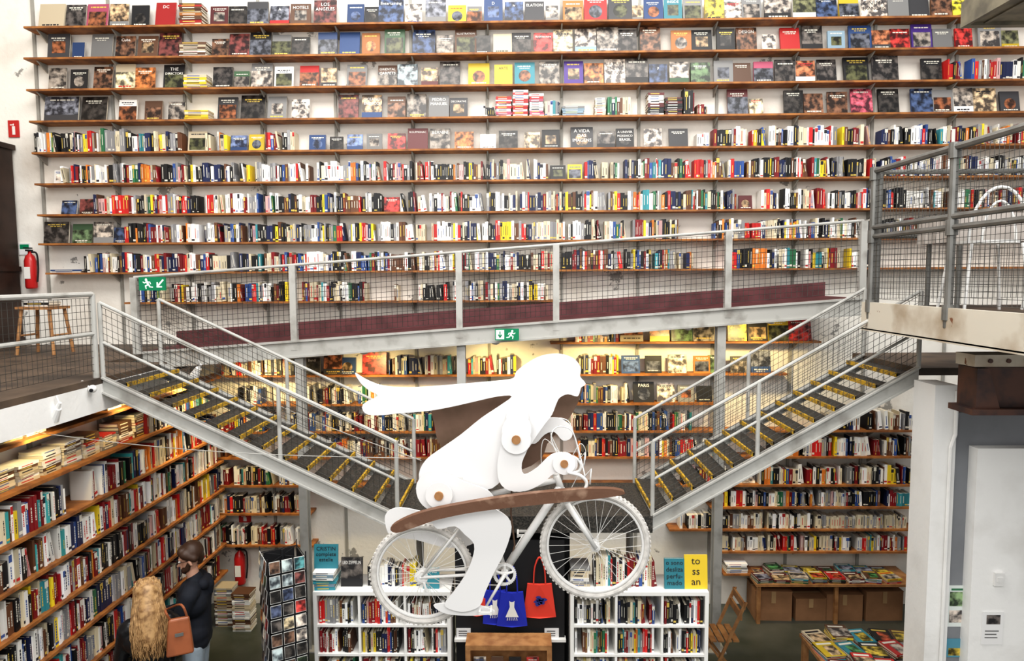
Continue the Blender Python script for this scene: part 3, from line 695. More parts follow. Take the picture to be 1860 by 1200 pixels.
g=MB(); g.sweep(crom([SP(1030,842,-.05),SP(1052,800,-.08),SP(1062,830,-.05),SP(1030,900,-.03),SP(1040,920,-.02)],6,False),.0025,5); g.sweep(crom([SP(1030,842,.02),SP(990,800,.05),SP(985,850,.04),SP(1010,880,.03)],6,False),.0025,5); mk('brake_cable',g,mWhite,parent=root)
g=MB(); g.tube(ST,SP(866,872),.013,10); sc=SP(862,868)
pr=[(-.13,.075),(-.10,.085),(-.03,.06),(.05,.025),(.13,.018)]
pts=[sc+V((x,-w_,0)) for x,w_ in pr]+[sc+V((x,w_,0)) for x,w_ in reversed(pr)]
g.plate(crom(pts,3),(0,0,.035)); mk('saddle',g,mWhite,parent=root)
def panel(name,pts,dy,th=.012,m=mPaper,smooth=3,label=None):
    g=MB(); P=crom([SP(x,y,dy) for x,y in pts],smooth); g.plate(P,(0,th,0)); return mk(name,g,m,parent=root,label=label)
panel('fabric_sheet',[(783,737),(850,731),(930,724),(1000,712),(1060,698),(1052,740),(1028,778),(995,815),(985,842),(940,866),(880,866),(832,846),(796,820),(784,778)],.13,.012,mCloth,2,label='brown fabric sheet stretched behind the figure')
g=MB(); g.tube(SP(784,737,.14),SP(1056,702,.14),.008,6); g.tube(SP(785,738,.14),SP(792,815,.14),.008,6); g.tube(SP(905,720,.14),SP(925,862,.14),.006,6); mk('fabric_rod',g,mBark,parent=root,label='thin brown rod holding the fabric')
panel('far_leg',[(697,940),(722,931),(770,940),(832,952),(870,972),(868,990),(840,1004),(800,1004),(748,990),(706,985),(694,960)],.10)
panel('far_arm',[(950,806),(958,785),(985,768),(1015,764),(1040,780),(1040,800),(1024,806),(1008,790),(990,795),(972,812)],.09)
panel('torso_and_head',[(650,674),(668,685),(700,697),(745,700),(800,697),(860,692),(905,688),(932,684),(938,672),(960,655),(985,643),(1015,640),(1040,648),(1053,664),(1052,680),(1062,693),(1054,700),(1052,706),(1047,716),(1030,712),(1016,718),(1010,728),(1002,748),(990,764),(975,785),(955,815),(925,850),(895,880),(860,882),(800,888),(772,880),(764,855),(776,830),(805,808),(838,785),(875,755),(905,735),(930,716),(905,716),(860,726),(820,735),(780,742),(730,746),(690,750),(668,746),(664,730),(690,715),(676,706),(660,692)],-.075,smooth=3)
panel('near_arm',[(914,766),(928,748),(950,748),(964,764),(960,800),(948,830),(952,850),(975,838),(1000,815),(1025,812),(1044,824),(1044,840),(1028,848),(1005,848),(985,865),(955,879),(925,878),(908,862),(905,830),(912,795)],-.14)
panel('upper_leg',[(762,868),(778,852),(812,850),(850,866),(888,880),(905,905),(905,925),(860,935),(815,925),(780,912),(764,893)],-.12)
panel('trouser_leg',[(826,912),(870,900),(915,918),(930,942),(918,985),(900,1020),(884,1055),(874,1080),(850,1090),(828,1088),(812,1078),(826,1058),(846,1030),(860,1000),(864,972),(848,955),(830,940),(800,945),(790,925)],-.15)
panel('shoe',[(815,1078),(850,1080),(880,1084),(900,1092),(890,1098),(850,1100),(812,1096),(792,1082)],-.13)
def disc(px,py,dy,r,rw=8):
    c=SP(px,py,dy); g=MB(); g.tube(c,c+V((0,.012,0)),r*mpp,28); d=mk('joint_disc',g,mPaper,parent=root)
    g=MB(); g.tube(c-V((0,.014,0)),c,rw*mpp,14); mk('wooden_pin',g,mWood2,parent=d,label='round wooden pin')
disc(938,787,-.165,26); disc(803,885,-.165,24); disc(1022,829,-.165,20,7); disc(940,752,-.105,20,5)
# wing : curved board passing in front of the legs
g=MB(); W0=[(722,934),(748,918),(790,904),(850,892),(905,883),(960,876),(1010,871),(1060,867),(1108,868),(1126,875),(1095,882),(1040,888),(980,894),(905,902),(850,910),(800,921),(762,934),(732,943)]
P=crom([SP(x,y,-.235) for x,y in W0],3); g.plate(P,(0,.05,0)); mk('wing',g,mBark,parent=root,label='brown weathered wooden wing blade')
g=MB(); g.sweep([SP(930,880,-.05),SP(928,930,-.02),SP(935,990,0),SP(925,1030,0)],.006,6); mk('hanging_cord',g,mCloth,parent=root)
for a,b_ in (((-3.95,5.0,PY(0,775,5.0).z),SP(765,832,0)),((-3.6,7.9,3.0),SP(765,836,0))):
    g=MB(); g.sweep([V(a).lerp(V(b_),t/12)-V((0,0,.06*sin(pi*t/12))) for t in range(13)],.003,5); mk('suspension_cable',g,mSteelW,parent=root)
# ------------------------------------------------------------------ white bookcases
def bookcase(px0,px1,cols,rowsn,zt,pitch,Yf=5.4,dp=.34):
    X0=PY(px0,1075,Yf).x; X1=PY(px1,1075,Yf).x; t=.02
    root=empty('bookcase',((X0+X1)/2,Yf+dp/2,0),label='white cube bookcase packed with books on every shelf',cat='bookcase',group='white bookcases')
    g=MB(); g.box((X0,Yf,0),(X0+.03,Yf+dp,zt)); g.box((X1-.03,Yf,0),(X1,Yf+dp,zt)); g.box((X0,Yf,zt),(X1,Yf+dp,zt+.03)); g.box((X0+.03,Yf+dp-.01,0),(X1-.03,Yf+dp,zt)); mk('carcass',g,mCase,parent=root)
    cw_=(X1-X0)/cols
    for c in range(1,cols):
        g=MB(); g.box((X0+c*cw_-t/2,Yf+.005,0),(X0+c*cw_+t/2,Yf+dp-.01,zt)); mk('divider',g,mCase,parent=root)
    for r in range(rowsn):
        z=zt-(r+1)*pitch
        if z<0: break
        g=MB(); g.box((X0+.03,Yf+.003,z-t),(X1-.03,Yf+dp-.01,z)); mk('shelf',g,mCase,parent=root)
        for c in range(cols):
            a=X0+c*cw_+(.04 if c==0 else .02); b_=X0+(c+1)*cw_-.04
            fill((a,Yf+.02,z),(1,0,0),(0,1,0),b_-a,hmin=pitch*.62,hmax=pitch*.84,tr=(.010,.024),dens=.99,ind=(lambda P:NIND[0]<330) if r<2 else None,group='books in the white bookcases',where='in a white cube bookcase')
    return X0,X1
zt=PY(700,1075,5.4).z-.03
a0,a1=bookcase(568,818,3,4,zt,.25)
b0,b1=bookcase(1036,1288,3,4,zt,.25)
zt+=.03
W_='on top of the white bookcase'; G_='books on top of the white bookcases'
def X54(px): return PY(px,1070,5.45).x
zz=stack(X54(590),5.42,zt,.19,.24,7,'ttwl',where=W_)
display(V((X54(590),5.50,zz)),.2,.2,'t','CRISTIN\ncomplete\nestelle',tilt=6,where=W_,group=G_,style=9,tsz=.045,tm=mInk)
display(V((X54(636),5.5,zt)),.18,.24,'k','LED ZEPPELIN',tilt=8,where=W_,group=G_,style=4,tm=mInkW,tsz=.05)
display(V((X54(1226),5.46,zt)),.165,.25,'t','o sono\ndesliza\nperfu-\nmado',tilt=6,where=W_,group=G_,style=9,tsz=.055,tm=mInk)
display(V((X54(1265),5.46,zt)),.19,.28,'y','to\nss\nan',tilt=6,where=W_,group=G_,style=9,tsz=.085,tm=mInk)
display(V((X54(783),5.46,zt)),.13,.17,'t','ALMAS',tilt=6,where=W_,group=G_,style=9,tsz=.03)
fill((X54(1080),5.5,zt),(1,0,0),(0,1,0),X54(1200)-X54(1080),hmin=.2,hmax=.26,tr=(.012,.03),group=G_,where=W_,ind=lambda P:NIND[0]<370)
fill((X54(665),5.5,zt),(1,0,0),(0,1,0),X54(762)-X54(665),hmin=.14,hmax=.2,tr=(.012,.03),group=G_,where=W_,ind=lambda P:NIND[0]<400)
stack(X54(1055),5.5,zt,.17,.22,6,'wgc',where=W_)
# display board w/ bags
g=MB(); bx0,bx1=X54(826),X54(1026); zb0=PY(930,1165,5.45).z; zb1=PY(930,985,5.45).z
g.box((bx0,5.5,.0),(bx1,5.53,zb1)); bd=mk('display_board',g,mBlack,label='black display board with cotton bags hanging',cat='display board')
g=MB(); g.box((bx0-.01,5.46,zb0-.01),(bx1+.01,5.53,zb0+.012)); mk('ledge',g,mCase,parent=bd)
for px in (842,1002):
    c=PY(px,1150,5.495); g=MB(); g.box((c.x-.06,5.49,c.z-.045),(c.x+.06,5.499,c.z+.045)); lb=mk('price_card',g,mPaper,label='small white price card on the black board',cat='card')
    g=MB(); 
    for k in range(3): g.box((c.x-.04,5.488,c.z+.02-.02*k),(c.x+.03,5.4895,c.z+.026-.02*k))
    mk('printed_lines',g,mInk,parent=lb)
def bag(px0,px1,pt,pb,hx,m,nm,art,Y=5.47,slant=0):
    A_=PY(px0,pt,Y);B_=PY(px1,pt,Y);C=PY(px1+slant,pb,Y);D=PY(px0-slant,pb,Y)
    g=MB(); pts=[A_,A_.lerp(B_,.5)-V((0,0,.006)),B_,C,C.lerp(D,.5)-V((0,0,.008)),D]; n=len(pts)
    vs=[p+V((0,-.012 if i in(1,4) else 0,0)) for i,p in enumerate(pts)]+[p+V((0,.02,0)) for p in pts]
    g.add(vs,[tuple(range(n)),tuple(range(2*n-1,n-1,-1))]+[(i,n+i,n+(i+1)%n,(i+1)%n) for i in range(n)])
    o=mk('tote_bag',g,m,label=f'{nm} cotton tote bag with printed drawing on black board',cat='bag',group='tote bags')
    top=PY((px0+px1)/2,hx,Y); g=MB(); w=(B_.x-A_.x)
    for dy in (0,.012):
        g.sweep(crom([A_+V((w*.25,dy,-.02)),A_+V((w*.3,dy,(top.z-A_.z)*.6)),top+V((0,dy,0)),B_+V((-w*.3,dy,(top.z-A_.z)*.6)),B_+V((-w*.25,dy,-.02))],4,False),.006,6)
    mk('handle',g,m,parent=o)
    g=MB(); c=(A_+B_+C+D)/4-V((0,.0145,0))
    if art=='dress':
        g.plate([c+V((x*w,0,z*w)) for x,z in ((-.12,.42),(-.05,.36),(.05,.36),(.12,.42),(.1,.12),(.3,-.35),(-.3,-.35),(-.1,.12))],(0,.001,0))
        for k in range(6): g.tube(c+V(((-.2+.08*k)*w,0,-.38*w)),c+V(((-.22+.09*k)*w,0,-.5*w)),.003,5)
    elif art=='blob':
        for k in range(9): 
            a=k*2.4; q=c+V((.18*w*cos(a)*(k/9+.3),0,.16*w*sin(a)*(k/9+.3))); g.plate([q+V((.1*w*cos(t)*(1+.3*sin(3*t+k)),0,.07*w*sin(t))) for t in [2*pi*i/9 for i in range(9)]],(0,.001,0))
    if g.v: mk('print',g,mInkW if art=='dress' else mInkBag,parent=o)
bag(848,884,1086,1116,1060,mRedBag,'red',None)
bag(880,918,1072,1132,1035,mBlueBag,'blue','dress',slant=3)
bag(910,950,1075,1136,1028,mBlueBag,'blue','dress',Y=5.44,slant=8)
bag(958,1002,1060,1120,1012,mRedBag,'orange red','blob',slant=8)
# framed case under board
c0=PY(846,1166,5.3); c1=PY(1002,1166,5.3)
g=MB(); z0=c0.z-.35
g.box((c0.x,5.25,z0),(c0.x+.04,5.45,c0.z));g.box((c1.x-.04,5.25,z0),(c1.x,5.45,c0.z));g.box((c0.x+.04,5.25,c0.z-.04),(c1.x-.04,5.45,c0.z));g.box((c0.x+.04,5.25,z0),(c1.x-.04,5.45,z0+.04)); g.box((c0.x+.04,5.42,z0+.04),(c1.x-.04,5.45,c0.z-.04))
for x in (c0.x+.02,c1.x-.02): g.box((x-.02,5.27,0),(x+.02,5.31,z0)); g.box((x-.02,5.39,0),(x+.02,5.43,z0))
mk('wooden_showcase',g,mWood2,label='small wooden showcase box on legs below the board',cat='showcase')
for i,x in enumerate((.12,.28,.44,.6)):
    display(V((c0.x+x*(c1.x-c0.x)*1.3,5.33,z0+.045)),.1,.15,'wnkr'[i],None,where='inside the wooden showcase',group='books in showcase')
# ------------------------------------------------------------------ postcard rack
c=PY(523,1180,5.25); rc=V((c.x,5.2,0)); rr=empty('postcard_rack',rc,label='black revolving wire rack full of picture postcards',cat='postcard rack')
zt2=PY(523,992,5.25).z
g=MB(); g.tube(rc,rc+V((0,0,zt2)),.015,10); mk('pole',g,mBlack,parent=rr)
g=MB(); g.lathe(rc,[(.25,0),(.25,.02),(.05,.05),(.02,.08)],20); mk('base',g,mBlack,parent=rr)
g=MB(); hw=.145; RA=.55
for z in [.2+.115*k for k in range(17)]:
    if z>zt2: break
    C=[rc+V((hw*1.414*cos(RA+pi/4+k*pi/2),hw*1.414*sin(RA+pi/4+k*pi/2),z)) for k in range(4)]
    for k in range(4): g.tube(C[k],C[(k+1)%4],.003,5); g.tube(rc+V((0,0,z)),C[k],.003,5)
for k in range(4):
    q=rc+V((hw*1.414*cos(RA+pi/4+k*pi/2),hw*1.414*sin(RA+pi/4+k*pi/2),0)); g.tube(q+V((0,0,.15)),q+V((0,0,zt2)),.005,5)
mk('wire_frame',g,mBlack,parent=rr)
g=MB()
for k in range(4):
    a=RA+k*pi/2; nrm=V((cos(a),sin(a),0)); tg=V((-sin(a),cos(a),0)); q=rc+nrm*(hw-.012)
    g.bar(q-tg*.12,q+tg*.12,V((0,0,.2)),nrm*.004,V((0,0,zt2-.25)))
mk('back_panel',g,mBlack,parent=rr)
for k in range(4):
    a=RA+k*pi/2; nrm=V((cos(a),sin(a),0)); tg=V((-sin(a),cos(a),0))
    if nrm.y>.3: continue
    for r in range(15):
        z=.24+.115*r
        if z+.1>zt2+.02 or z<.5: continue
        for cc in (-.093,0,.093):
            P0=rc+nrm*(hw+.012)+tg*cc+V((0,0,z)); code=random.choice('wgbknrtdemlonc'); col=jit(CODE[code][1])
            g=MB(); g.cur=(.7,.7,.68); g.bar(P0-tg*.04,P0+tg*.04,(0,0,0),nrm*.003,V((0,0,.095))-nrm*.010)
            g.mi=1; g.cur=tuple(min(.9,x*1.7+.08) for x in col); e=nrm*.0042
            g.quad([P0-tg*.038+e+V((0,0,.004)),P0+tg*.038+e+V((0,0,.004)),P0+tg*.038+e-nrm*.0095+V((0,0,.091)),P0-tg*.038+e-nrm*.0095+V((0,0,.091))])
            mk('postcard',g,[mBook,mArt],label=f'{CODE[code][0]} picture postcard in the revolving rack',cat='postcard',group='postcards in the rack')
# stacks on floor near back-left wall
for x,y,n in ((405,7.7,22),(437,7.6,20),(600,7.9,16)):
    X=PY(x,1100,y).x; stack(X,y,0,.22,.2,n,'cwnngw',where='on the concrete floor',grp='piles of books on the floor')
def extinguisher(P):
    g=MB(); g.lathe(P,[(.055,0),(.065,.02),(.065,.33),(.05,.39),(.02,.42),(.02,.45)],18); o=mk('fire_extinguisher',g,mRed,smooth=True,label='red fire extinguisher with black hose on the wall',cat='fire extinguisher')
    g=MB(); g.box((P.x-.02,P.y-.05,P.z+.45),(P.x+.02,P.y+.03,P.z+.47)); g.box((P.x-.015,P.y-.09,P.z+.48),(P.x+.015,P.y+.03,P.z+.495)); mk('lever',g,mBlack,parent=o)
    g=MB(); g.sweep(crom([P+V((.02,0,.44)),P+V((.09,-.01,.42)),P+V((.1,-.01,.25)),P+V((.08,-.01,.08))],5,False),.01,8); mk('hose',g,mBlack,parent=o)
    g=MB(); g.box((P.x-.035,P.y-.067,P.z+.12),(P.x+.035,P.y-.06,P.z+.26)); mk('sticker',g,mInkW,parent=o)
    g=MB(); g.box((P.x-.03,P.y+.05,P.z+.28),(P.x+.03,WY,P.z+.34)); mk('wall_bracket',g,mBlack,parent=o)
e1=PY(58,524,8.2); extinguisher(V((e1.x,8.2,e1.z)))
e2=PY(437,1060,8.2); extinguisher(V((e2.x,8.2,e2.z)))
def redsign(px,py,w,h):
    c=PY(px,py,8.29); g=MB(); g.box((c.x-w/2,8.285,c.z-h/2),(c.x+w/2,8.297,c.z+h/2)); o=mk('fire_sign',g,mRed,label='red square fire equipment sign on the wall',cat='sign')
    g=MB(); g.box((c.x-w*.12,8.283,c.z-h*.35),(c.x+w*.15,8.285,c.z+h*.15)); g.box((c.x-w*.02,8.283,c.z+h*.18),(c.x+w*.06,8.285,c.z+h*.3)); g.box((c.x-w*.3,8.283,c.z+h*.2),(c.x-w*.02,8.285,c.z+h*.26)); mk('pictogram',g,mInkW,parent=o)
redsign(25,234,.13,.2); redsign(445,941,.15,.1)
c=PY(45,452,8.29); g=MB(); g.box((c.x-.07,8.285,c.z-.07),(c.x+.07,8.297,c.z+.07)); o=mk('notice_sign',g,mPaper,label='small green and white safety notice on the wall',cat='sign')
g=MB(); g.box((c.x-.055,8.283,c.z+.0),(c.x+.055,8.285,c.z+.055)); mk('green_panel',g,mGreen,parent=o)
# wardrobe left
wx=PY(34,400,8.25).x-.03; g=MB(); zt3=PY(10,262,7.9).z
g.box((wx-.5,7.75,lands),(wx,8.25,zt3)); g.box((wx-.5,7.71,zt3),(wx+.03,8.27,zt3+.06)); g.box((wx-.5,7.73,lands),(wx+.02,8.26,lands+.1)); g.box((wx-.5,7.73,lands+.9),(wx+.02,8.26,lands+.96)); wd=mk('wardrobe',g,mBrown,label='tall dark wooden cabinet with cornice against the wall',cat='wardrobe')
for x in (wx-.48,):
    g=MB(); g.box((x,7.735,lands+.15),(x+.45,7.75,lands+.88)); g.box((x,7.735,lands+.98),(x+.45,7.75,zt3-.05)); dd=mk('door',g,mBrown,parent=wd)
    g=MB(); g.ball((x+.41,7.72,(lands+zt3)/2),.015); mk('knob',g,mTan,parent=dd)
def stool(px,py,Y):
    c=PY(px,py,Y); o=V((c.x,Y,lands)); h=max(.3,min(.6,c.z-lands))
    root=empty('wooden_stool',o,label='square light wooden stool with splayed legs',cat='stool')
    g=MB(); g.box((o.x-.19,o.y-.16,lands+h-.03),(o.x+.19,o.y+.16,lands+h)); mk('seat',g,mWood2,parent=root)
    for sx in (-1,1):
        for sy in (-1,1):
            g=MB(); g.tube(o+V((.15*sx,.12*sy,h-.03)),o+V((.2*sx,.16*sy,0)),.018,8); mk('leg',g,mWood2,parent=root)
    for sx in (-1,1):
        g=MB(); g.tube(o+V((.175*sx,-.14,h*.4)),o+V((.175*sx,.14,h*.4)),.011,6); mk('stretcher',g,mWood2,parent=root)
    return o,h
so,sh=stool(78,556,7.3)
stack(so.x,so.y-.1,lands+sh,.28,.2,3,'knw',where='on the wooden stool')
c=PY(168,706,5.3); g=MB(); g.tube((c.x-.06,5.3,c.z+.03),(c.x,5.3,c.z),.01,8); g.ball((c.x,5.3,c.z),.032,14,10); g.tube((c.x-.09,5.3,c.z+.04),(c.x-.06,5.3,c.z+.03),.03,12); cc=mk('security_camera',g,mWhite,smooth=True,label='small white dome security camera on the landing edge',cat='camera')
g=MB(); g.tube((c.x+.01,5.268,c.z-.005),(c.x+.015,5.258,c.z-.008),.014,12); mk('lens',g,mBlack,parent=cc)
def spot(P,e=25,aim=(0,0,-1),r=.05,par_z=None):
    g=MB(); aim=V(aim).normalized(); g.tube(P,P+aim*.10,r*.6,14,r); g.tube(P-aim*.05,P,.012,8,.02)
    if par_z: g.tube(P-aim*.04,V((P.x,P.y,par_z)),.006,6)
    o=mk('spot_lamp',g,mWhite,label='small white spotlight lamp lighting the books',cat='lamp',group='spotlights over the books')
    g=MB(); g.tube(P+aim*.098,P+aim*.103,r*.9,14); mk('bulb',g,mLamp,parent=o)
    L=bpy.data.lights.new('spot_light','SPOT'); L.energy=e; L.color=(1,.76,.34); L.spot_size=radians(130); L.spot_blend=.8; L.shadow_soft_size=.05
    lo=bpy.data.objects.new('light_source',L); LINK(lo); lo.rotation_euler=aim.to_track_quat('-Z','Y').to_euler(); place(lo,P+aim*.14,o)
for y in (4.9,6.0,7.1): spot(V((-3.42,y,3.16)),e=55,aim=(-.45,.1,-.7),par_z=lands-.05)
for px in (440,660,900,1100,1250,1400):
    p=PY(px,650,7.45); zt_=A.z+(B.z-A.z)*(p.x-A.x)/(B.x-A.x); spot(V((p.x,7.45,zt_-.12)),e=48,aim=(0,.5,-.75),par_z=zt_-.05)
# ------------------------------------------------------------------ right bench, boxes
bx=PY(1368,1050,7.9).x; ex=PY(1660,1050,7.9).x
g=MB(); g.box((bx,7.78,.46),(ex,WY,.49)); bn=mk('display_bench',g,mWood2,label='low wooden bench shelf covered in magazines',cat='bench')
for x in (bx+.04,(bx+ex)/2,ex-.04):
    g=MB(); g.box((x-.02,7.8,0),(x+.02,7.84,.46)); mk('leg',g,mWood2,parent=bn)
x=bx+.1
while x<ex-.1:
    for y in (7.9,8.12):
        stack(x,y-.1,.49,.19,.2,random.randint(2,6),'wrybgtckenm',rot=random.uniform(-.2,.2),where='on the low bench',grp='magazines on the low bench',art=True)
    x+=.215
def carton(x,y,w,d,h,rot=0,z=0):
    Mx=Matrix.Translation((x,y,z))@Matrix.Rotation(rot,4,'Z'); g=MB(); g.box((-w/2,-d/2,0),(w/2,d/2,h),Mx); g.box((-w/2-.002,-d/2-.003,h-.008),(w/2+.002,-.003,h+.002),Mx); g.box((-w/2-.002,.003,h-.008),(w/2+.002,d/2+.003,h+.002),Mx)
    o=mk('cardboard_box',g,mCard,label='closed brown cardboard box taped shut on the floor',cat='box',group='cardboard boxes under the bench')
    g=MB(); g.box((-.025,-d/2-.005,h*.6),(.025,-d/2-.001,h),Mx); g.box((-w/2,-.02,h+.0025),(w/2,.02,h+.0035),Mx); mk('tape',g,mTape,parent=o)
for px,w,h in ((1402,.43,.36),(1468,.36,.27),(1530,.42,.32),(1600,.44,.36)):
    carton(PY(px,1100,7.95).x,8.05,w,.34,h,random.uniform(-.05,.05))
q=lz[1001]-.25; stack(PY(1340,1030,8.0).x,8.02,q,.26,.2,5,'wgw',where='on the wall shelf')
g=MB(); g.box((PY(1310,1030,8.1).x,8.0,q-.02),(PY(1368,1030,8.1).x,WY,q)); mk('wall_shelf',g,mWood,label='short wooden wall shelf holding white papers',cat='shelf')
# table lower right
tz=.75; t0=PZ(1452,1150,tz); ty1=t0.y; tx0=t0.x; 
g=MB(); g.box((tx0,ty1-1.0,tz-.03),(tx0+1.0,ty1,tz)); tb=mk('book_table',g,mWood2,label='low wooden table spread with magazines and books',cat='table')
for sx in (.04,.96):
    for sy in (.04,.96):
        g=MB(); g.box((tx0+sx-.025,ty1-sy-.025,0),(tx0+sx+.025,ty1-sy+.025,tz-.03)); mk('leg',g,mWood2,parent=tb)
for j in range(4):
    for i in range(5):
        stack(tx0+.11+i*.195,ty1-.245-j*.24,tz,.185,.235,random.randint(2,7),'rregkkynwmcnt',rot=random.uniform(-.25,.25),where='on the wooden table',grp='magazines on the table',art=True)
# folding wooden chair
c=PZ(1305,1150,.45); o=V((c.x,c.y,0)); fc=empty('folding_chair',o,label='light wooden folding chair beside the white bookcase',cat='chair')
for s in (-1,1):
    g=MB(); g.bar(o+V((-.16,.17*s,0)),o+V((.2,.17*s,.86)),(0,-.01,0),(0,.02,0),(.03,0,0)); mk('back_leg',g,mWood2,parent=fc)
    g=MB(); g.bar(o+V((.16,.14*s,0)),o+V((-.18,.14*s,.46)),(0,-.01,0),(0,.02,0),(.03,0,0)); mk('front_leg',g,mWood2,parent=fc)
g=MB(); 
for k in range(5): g.box((o.x-.2+k*.075,o.y-.17,.45),(o.x-.14+k*.075,o.y+.17,.465))
mk('seat',g,mWood2,parent=fc)
g=MB(); g.box((o.x+.16,o.y-.18,.68),(o.x+.18,o.y+.18,.76)); g.box((o.x+.19,o.y-.18,.79),(o.x+.21,o.y+.18,.86)); mk('backrest',g,mWood2,parent=fc)
# ------------------------------------------------------------------ people
def remesh(mb,name,mats,vox,parent=None,sm=3,**k):
    ob=mk(name,mb,mats,parent=parent,smooth=True,**k)
    m=ob.modifiers.new('r','REMESH'); m.mode='VOXEL'; m.voxel_size=vox; m.use_smooth_shade=True
    s=ob.modifiers.new('s','SMOOTH'); s.factor=.5; s.iterations=sm
    bpy.context.view_layer.update(); dg=bpy.context.evaluated_depsgraph_get()
    me=bpy.data.meshes.new_from_object(ob.evaluated_get(dg)); ob.modifiers.clear(); ob.data=me
    me.polygons.foreach_set('use_smooth',[True]*len(me.polygons))
    return ob
def person(o,ang,H,arms,label,jm,tm,headturn=0,headtilt=0,sh=.19,jlow=.9):
    k=H/1.8; Rz=Matrix.Rotation(ang,3,'Z')
    W=lambda x,y,z: V(o)+Rz@V((x*k,y*k,z*k))
    hc=(.02,0,1.66); Rh=Matrix.Rotation(headturn,3,'Z')@Matrix.Rotation(headtilt,3,'Y')
    def Hd(x,y,z): 
        q=Rh@V((x,y,z)); return W(hc[0]+q.x,q.y,hc[2]+q.z)
    b=MB(); c=lambda p,q,r,s:b.cap(W(*p),W(*q),r*k,s*k)
    def limb_legs(f,e):
        for s in (-1,1):
            f(( .0,.09*s,.92),(.02,.105*s,.5),.085+e,.057+e); f((.02,.105*s,.5),(-.02,.11*s,.09),.057+e,.042+e*1.2)
    def torso(f,e):
        f((0,-.06,.95),(0,.06,.95),.105+e,.105+e); f((0,-.04,1.1),(0,.04,1.1),.10+e,.10+e); f((0,-.08,1.3),(0,.08,1.3),.11+e,.11+e)
        f((0,0,1.0),(0,0,1.35),.11+e,.12+e); f((-.01,-sh+.03,1.42),(-.01,sh-.03,1.42),.055+e,.055+e)
    limb_legs(c,0); torso(c,0)
    for s in (-1,1): c((-.02,.11*s,.06),(.16,.13*s,.035),.042,.032)
    c((-.01,0,1.42),(.01,0,1.56),.058,.052)
    b.cap(Hd(-.02,0,.045),Hd(.015,0,-.035),.088*k,.066*k); b.cap(Hd(.04,0,-.06),Hd(.055,0,-.075),.04*k,.03*k)
    b.cap(Hd(.075,0,.015),Hd(.105,0,-.02),.012*k,.016*k)
    for s in (-1,1): b.cap(Hd(.0,.085*s,.01),Hd(-.005,.088*s,-.025),.016*k,.012*k); b.cap(Hd(.078,.03*s,.035),Hd(.08,.015*s,.035),.012*k,.012*k)
    b.cap(Hd(.085,-.015,-.05),Hd(.085,.015,-.05),.01*k,.01*k)
    for (S_,E,Wr,Hn) in arms:
        c(S_,E,.052,.042); c(E,Wr,.042,.028)
        d=(V(Hn)-V(Wr)).normalized(); side=d.cross(V((0,0,1))).normalized(); nn=side.cross(d)
        pal=V(Wr)+d*.08
        for t in (-.02,0,.02): c(tuple(V(Wr)+side*t*.8+d*.02),tuple(pal+side*t),.015,.014)
        for i,t in enumerate((-.03,-.011,.011,.029)):
            L=(.065,.08,.075,.06)[i]; q0=pal+side*t; q1=q0+d*L*.55-nn*.012; q2=q1+d*L*.3-nn*.03
            c(tuple(q0),tuple(q1),.0095,.009); c(tuple(q1),tuple(q2),.009,.0075)
        q0=V(Wr)+d*.03+side*.03; q1=q0+side*.03+d*.03; c(tuple(q0),tuple(q1),.012,.010); c(tuple(q1),tuple(q1+d*.03-nn*.01),.010,.008)
    body=remesh(b,'person',mSkin,.009,label=label,cat='person',origin=V(o))
    j=MB(); cj=lambda p,q,r,s:j.cap(W(*p),W(*q),r*k,s*k)
    cj((0,-.07,jlow),(0,.07,jlow),.10+.025,.10+.025); 
    torso(cj,.02)
    for (S_,E,Wr,Hn) in arms:
        cj(S_,E,.052+.02,.042+.018); w2=V(E).lerp(V(Wr),.93); cj(E,tuple(w2),.042+.018,.028+.016)
    cj((-.02,0,1.45),(-.01,0,1.49),.07,.066)
    remesh(j,'jacket',jm,.012,parent=body,label='black leather jacket' if jm is mLeath else 'dark navy hooded sweatshirt')
    j=MB(); limb_legs(lambda p,q,r,s:j.cap(W(*p),W(*q),r*k,s*k),.014); j.cap(W(0,-.06,.93),W(0,.06,.93),.118*k,.118*k)
    remesh(j,'jeans',tm,.012,parent=body,label='light blue jeans' if tm is mJean else 'dark trousers')
    for s in (-1,1):
        j=MB(); j.cap(W(-.03,.11*s,.045),W(.17,.13*s,.04),.05*k,.042*k)
        remesh(j,'shoe',mBlack,.01,parent=body)
        g=MB(); g.ball(Hd(.083,.03*s,.018),.011*k,10,8); mk('eye',g,mInkW,parent=body,smooth=True); g=MB(); g.ball(Hd(.092,.03*s,.017),.005*k,8,6); mk('iris',g,mInk,parent=body)
    return body,W,Hd,k
mo=PY(350,1010,5.75); mo=V((mo.x,5.75,0))
arms=[((0,.19,1.40),(.12,.22,1.12),(.33,.06,1.18),(.43,.0,1.2)),((0,-.19,1.40),(.10,-.24,1.13),(.32,-.08,1.16),(.42,-.02,1.17))]
mb_,W,Hd,k=person(mo,radians(192),1.80,arms,'person in navy hoodie and light jeans with beard and glasses',mNavy,mJean,headtilt=.25,headturn=.2,jlow=1.02)
g=MB(); g.ball(Hd(-.03,0,.06),.098*k,16,12)
for s in (-1,1): g.cap(Hd(.02,.06*s,.075),Hd(-.04,.075*s,.02),.045*k,.035*k)
g.cap(Hd(.03,-.03,.095),Hd(.04,.04,.1),.04*k,.04*k); g.cap(Hd(-.07,0,.0),Hd(-.06,0,-.04),.05*k,.035*k)
remesh(g,'hair',mHairD,.009,parent=mb_,sm=2,label='short dark brown hair')
g=MB(); g.cap(Hd(.06,-.03,-.065),Hd(.06,.03,-.065),.03*k,.03*k); g.cap(Hd(.07,0,-.08),Hd(.06,0,-.1),.03*k,.022*k)
for s in (-1,1): g.cap(Hd(.01,.07*s,-.01),Hd(.04,.05*s,-.06),.018*k,.025*k)
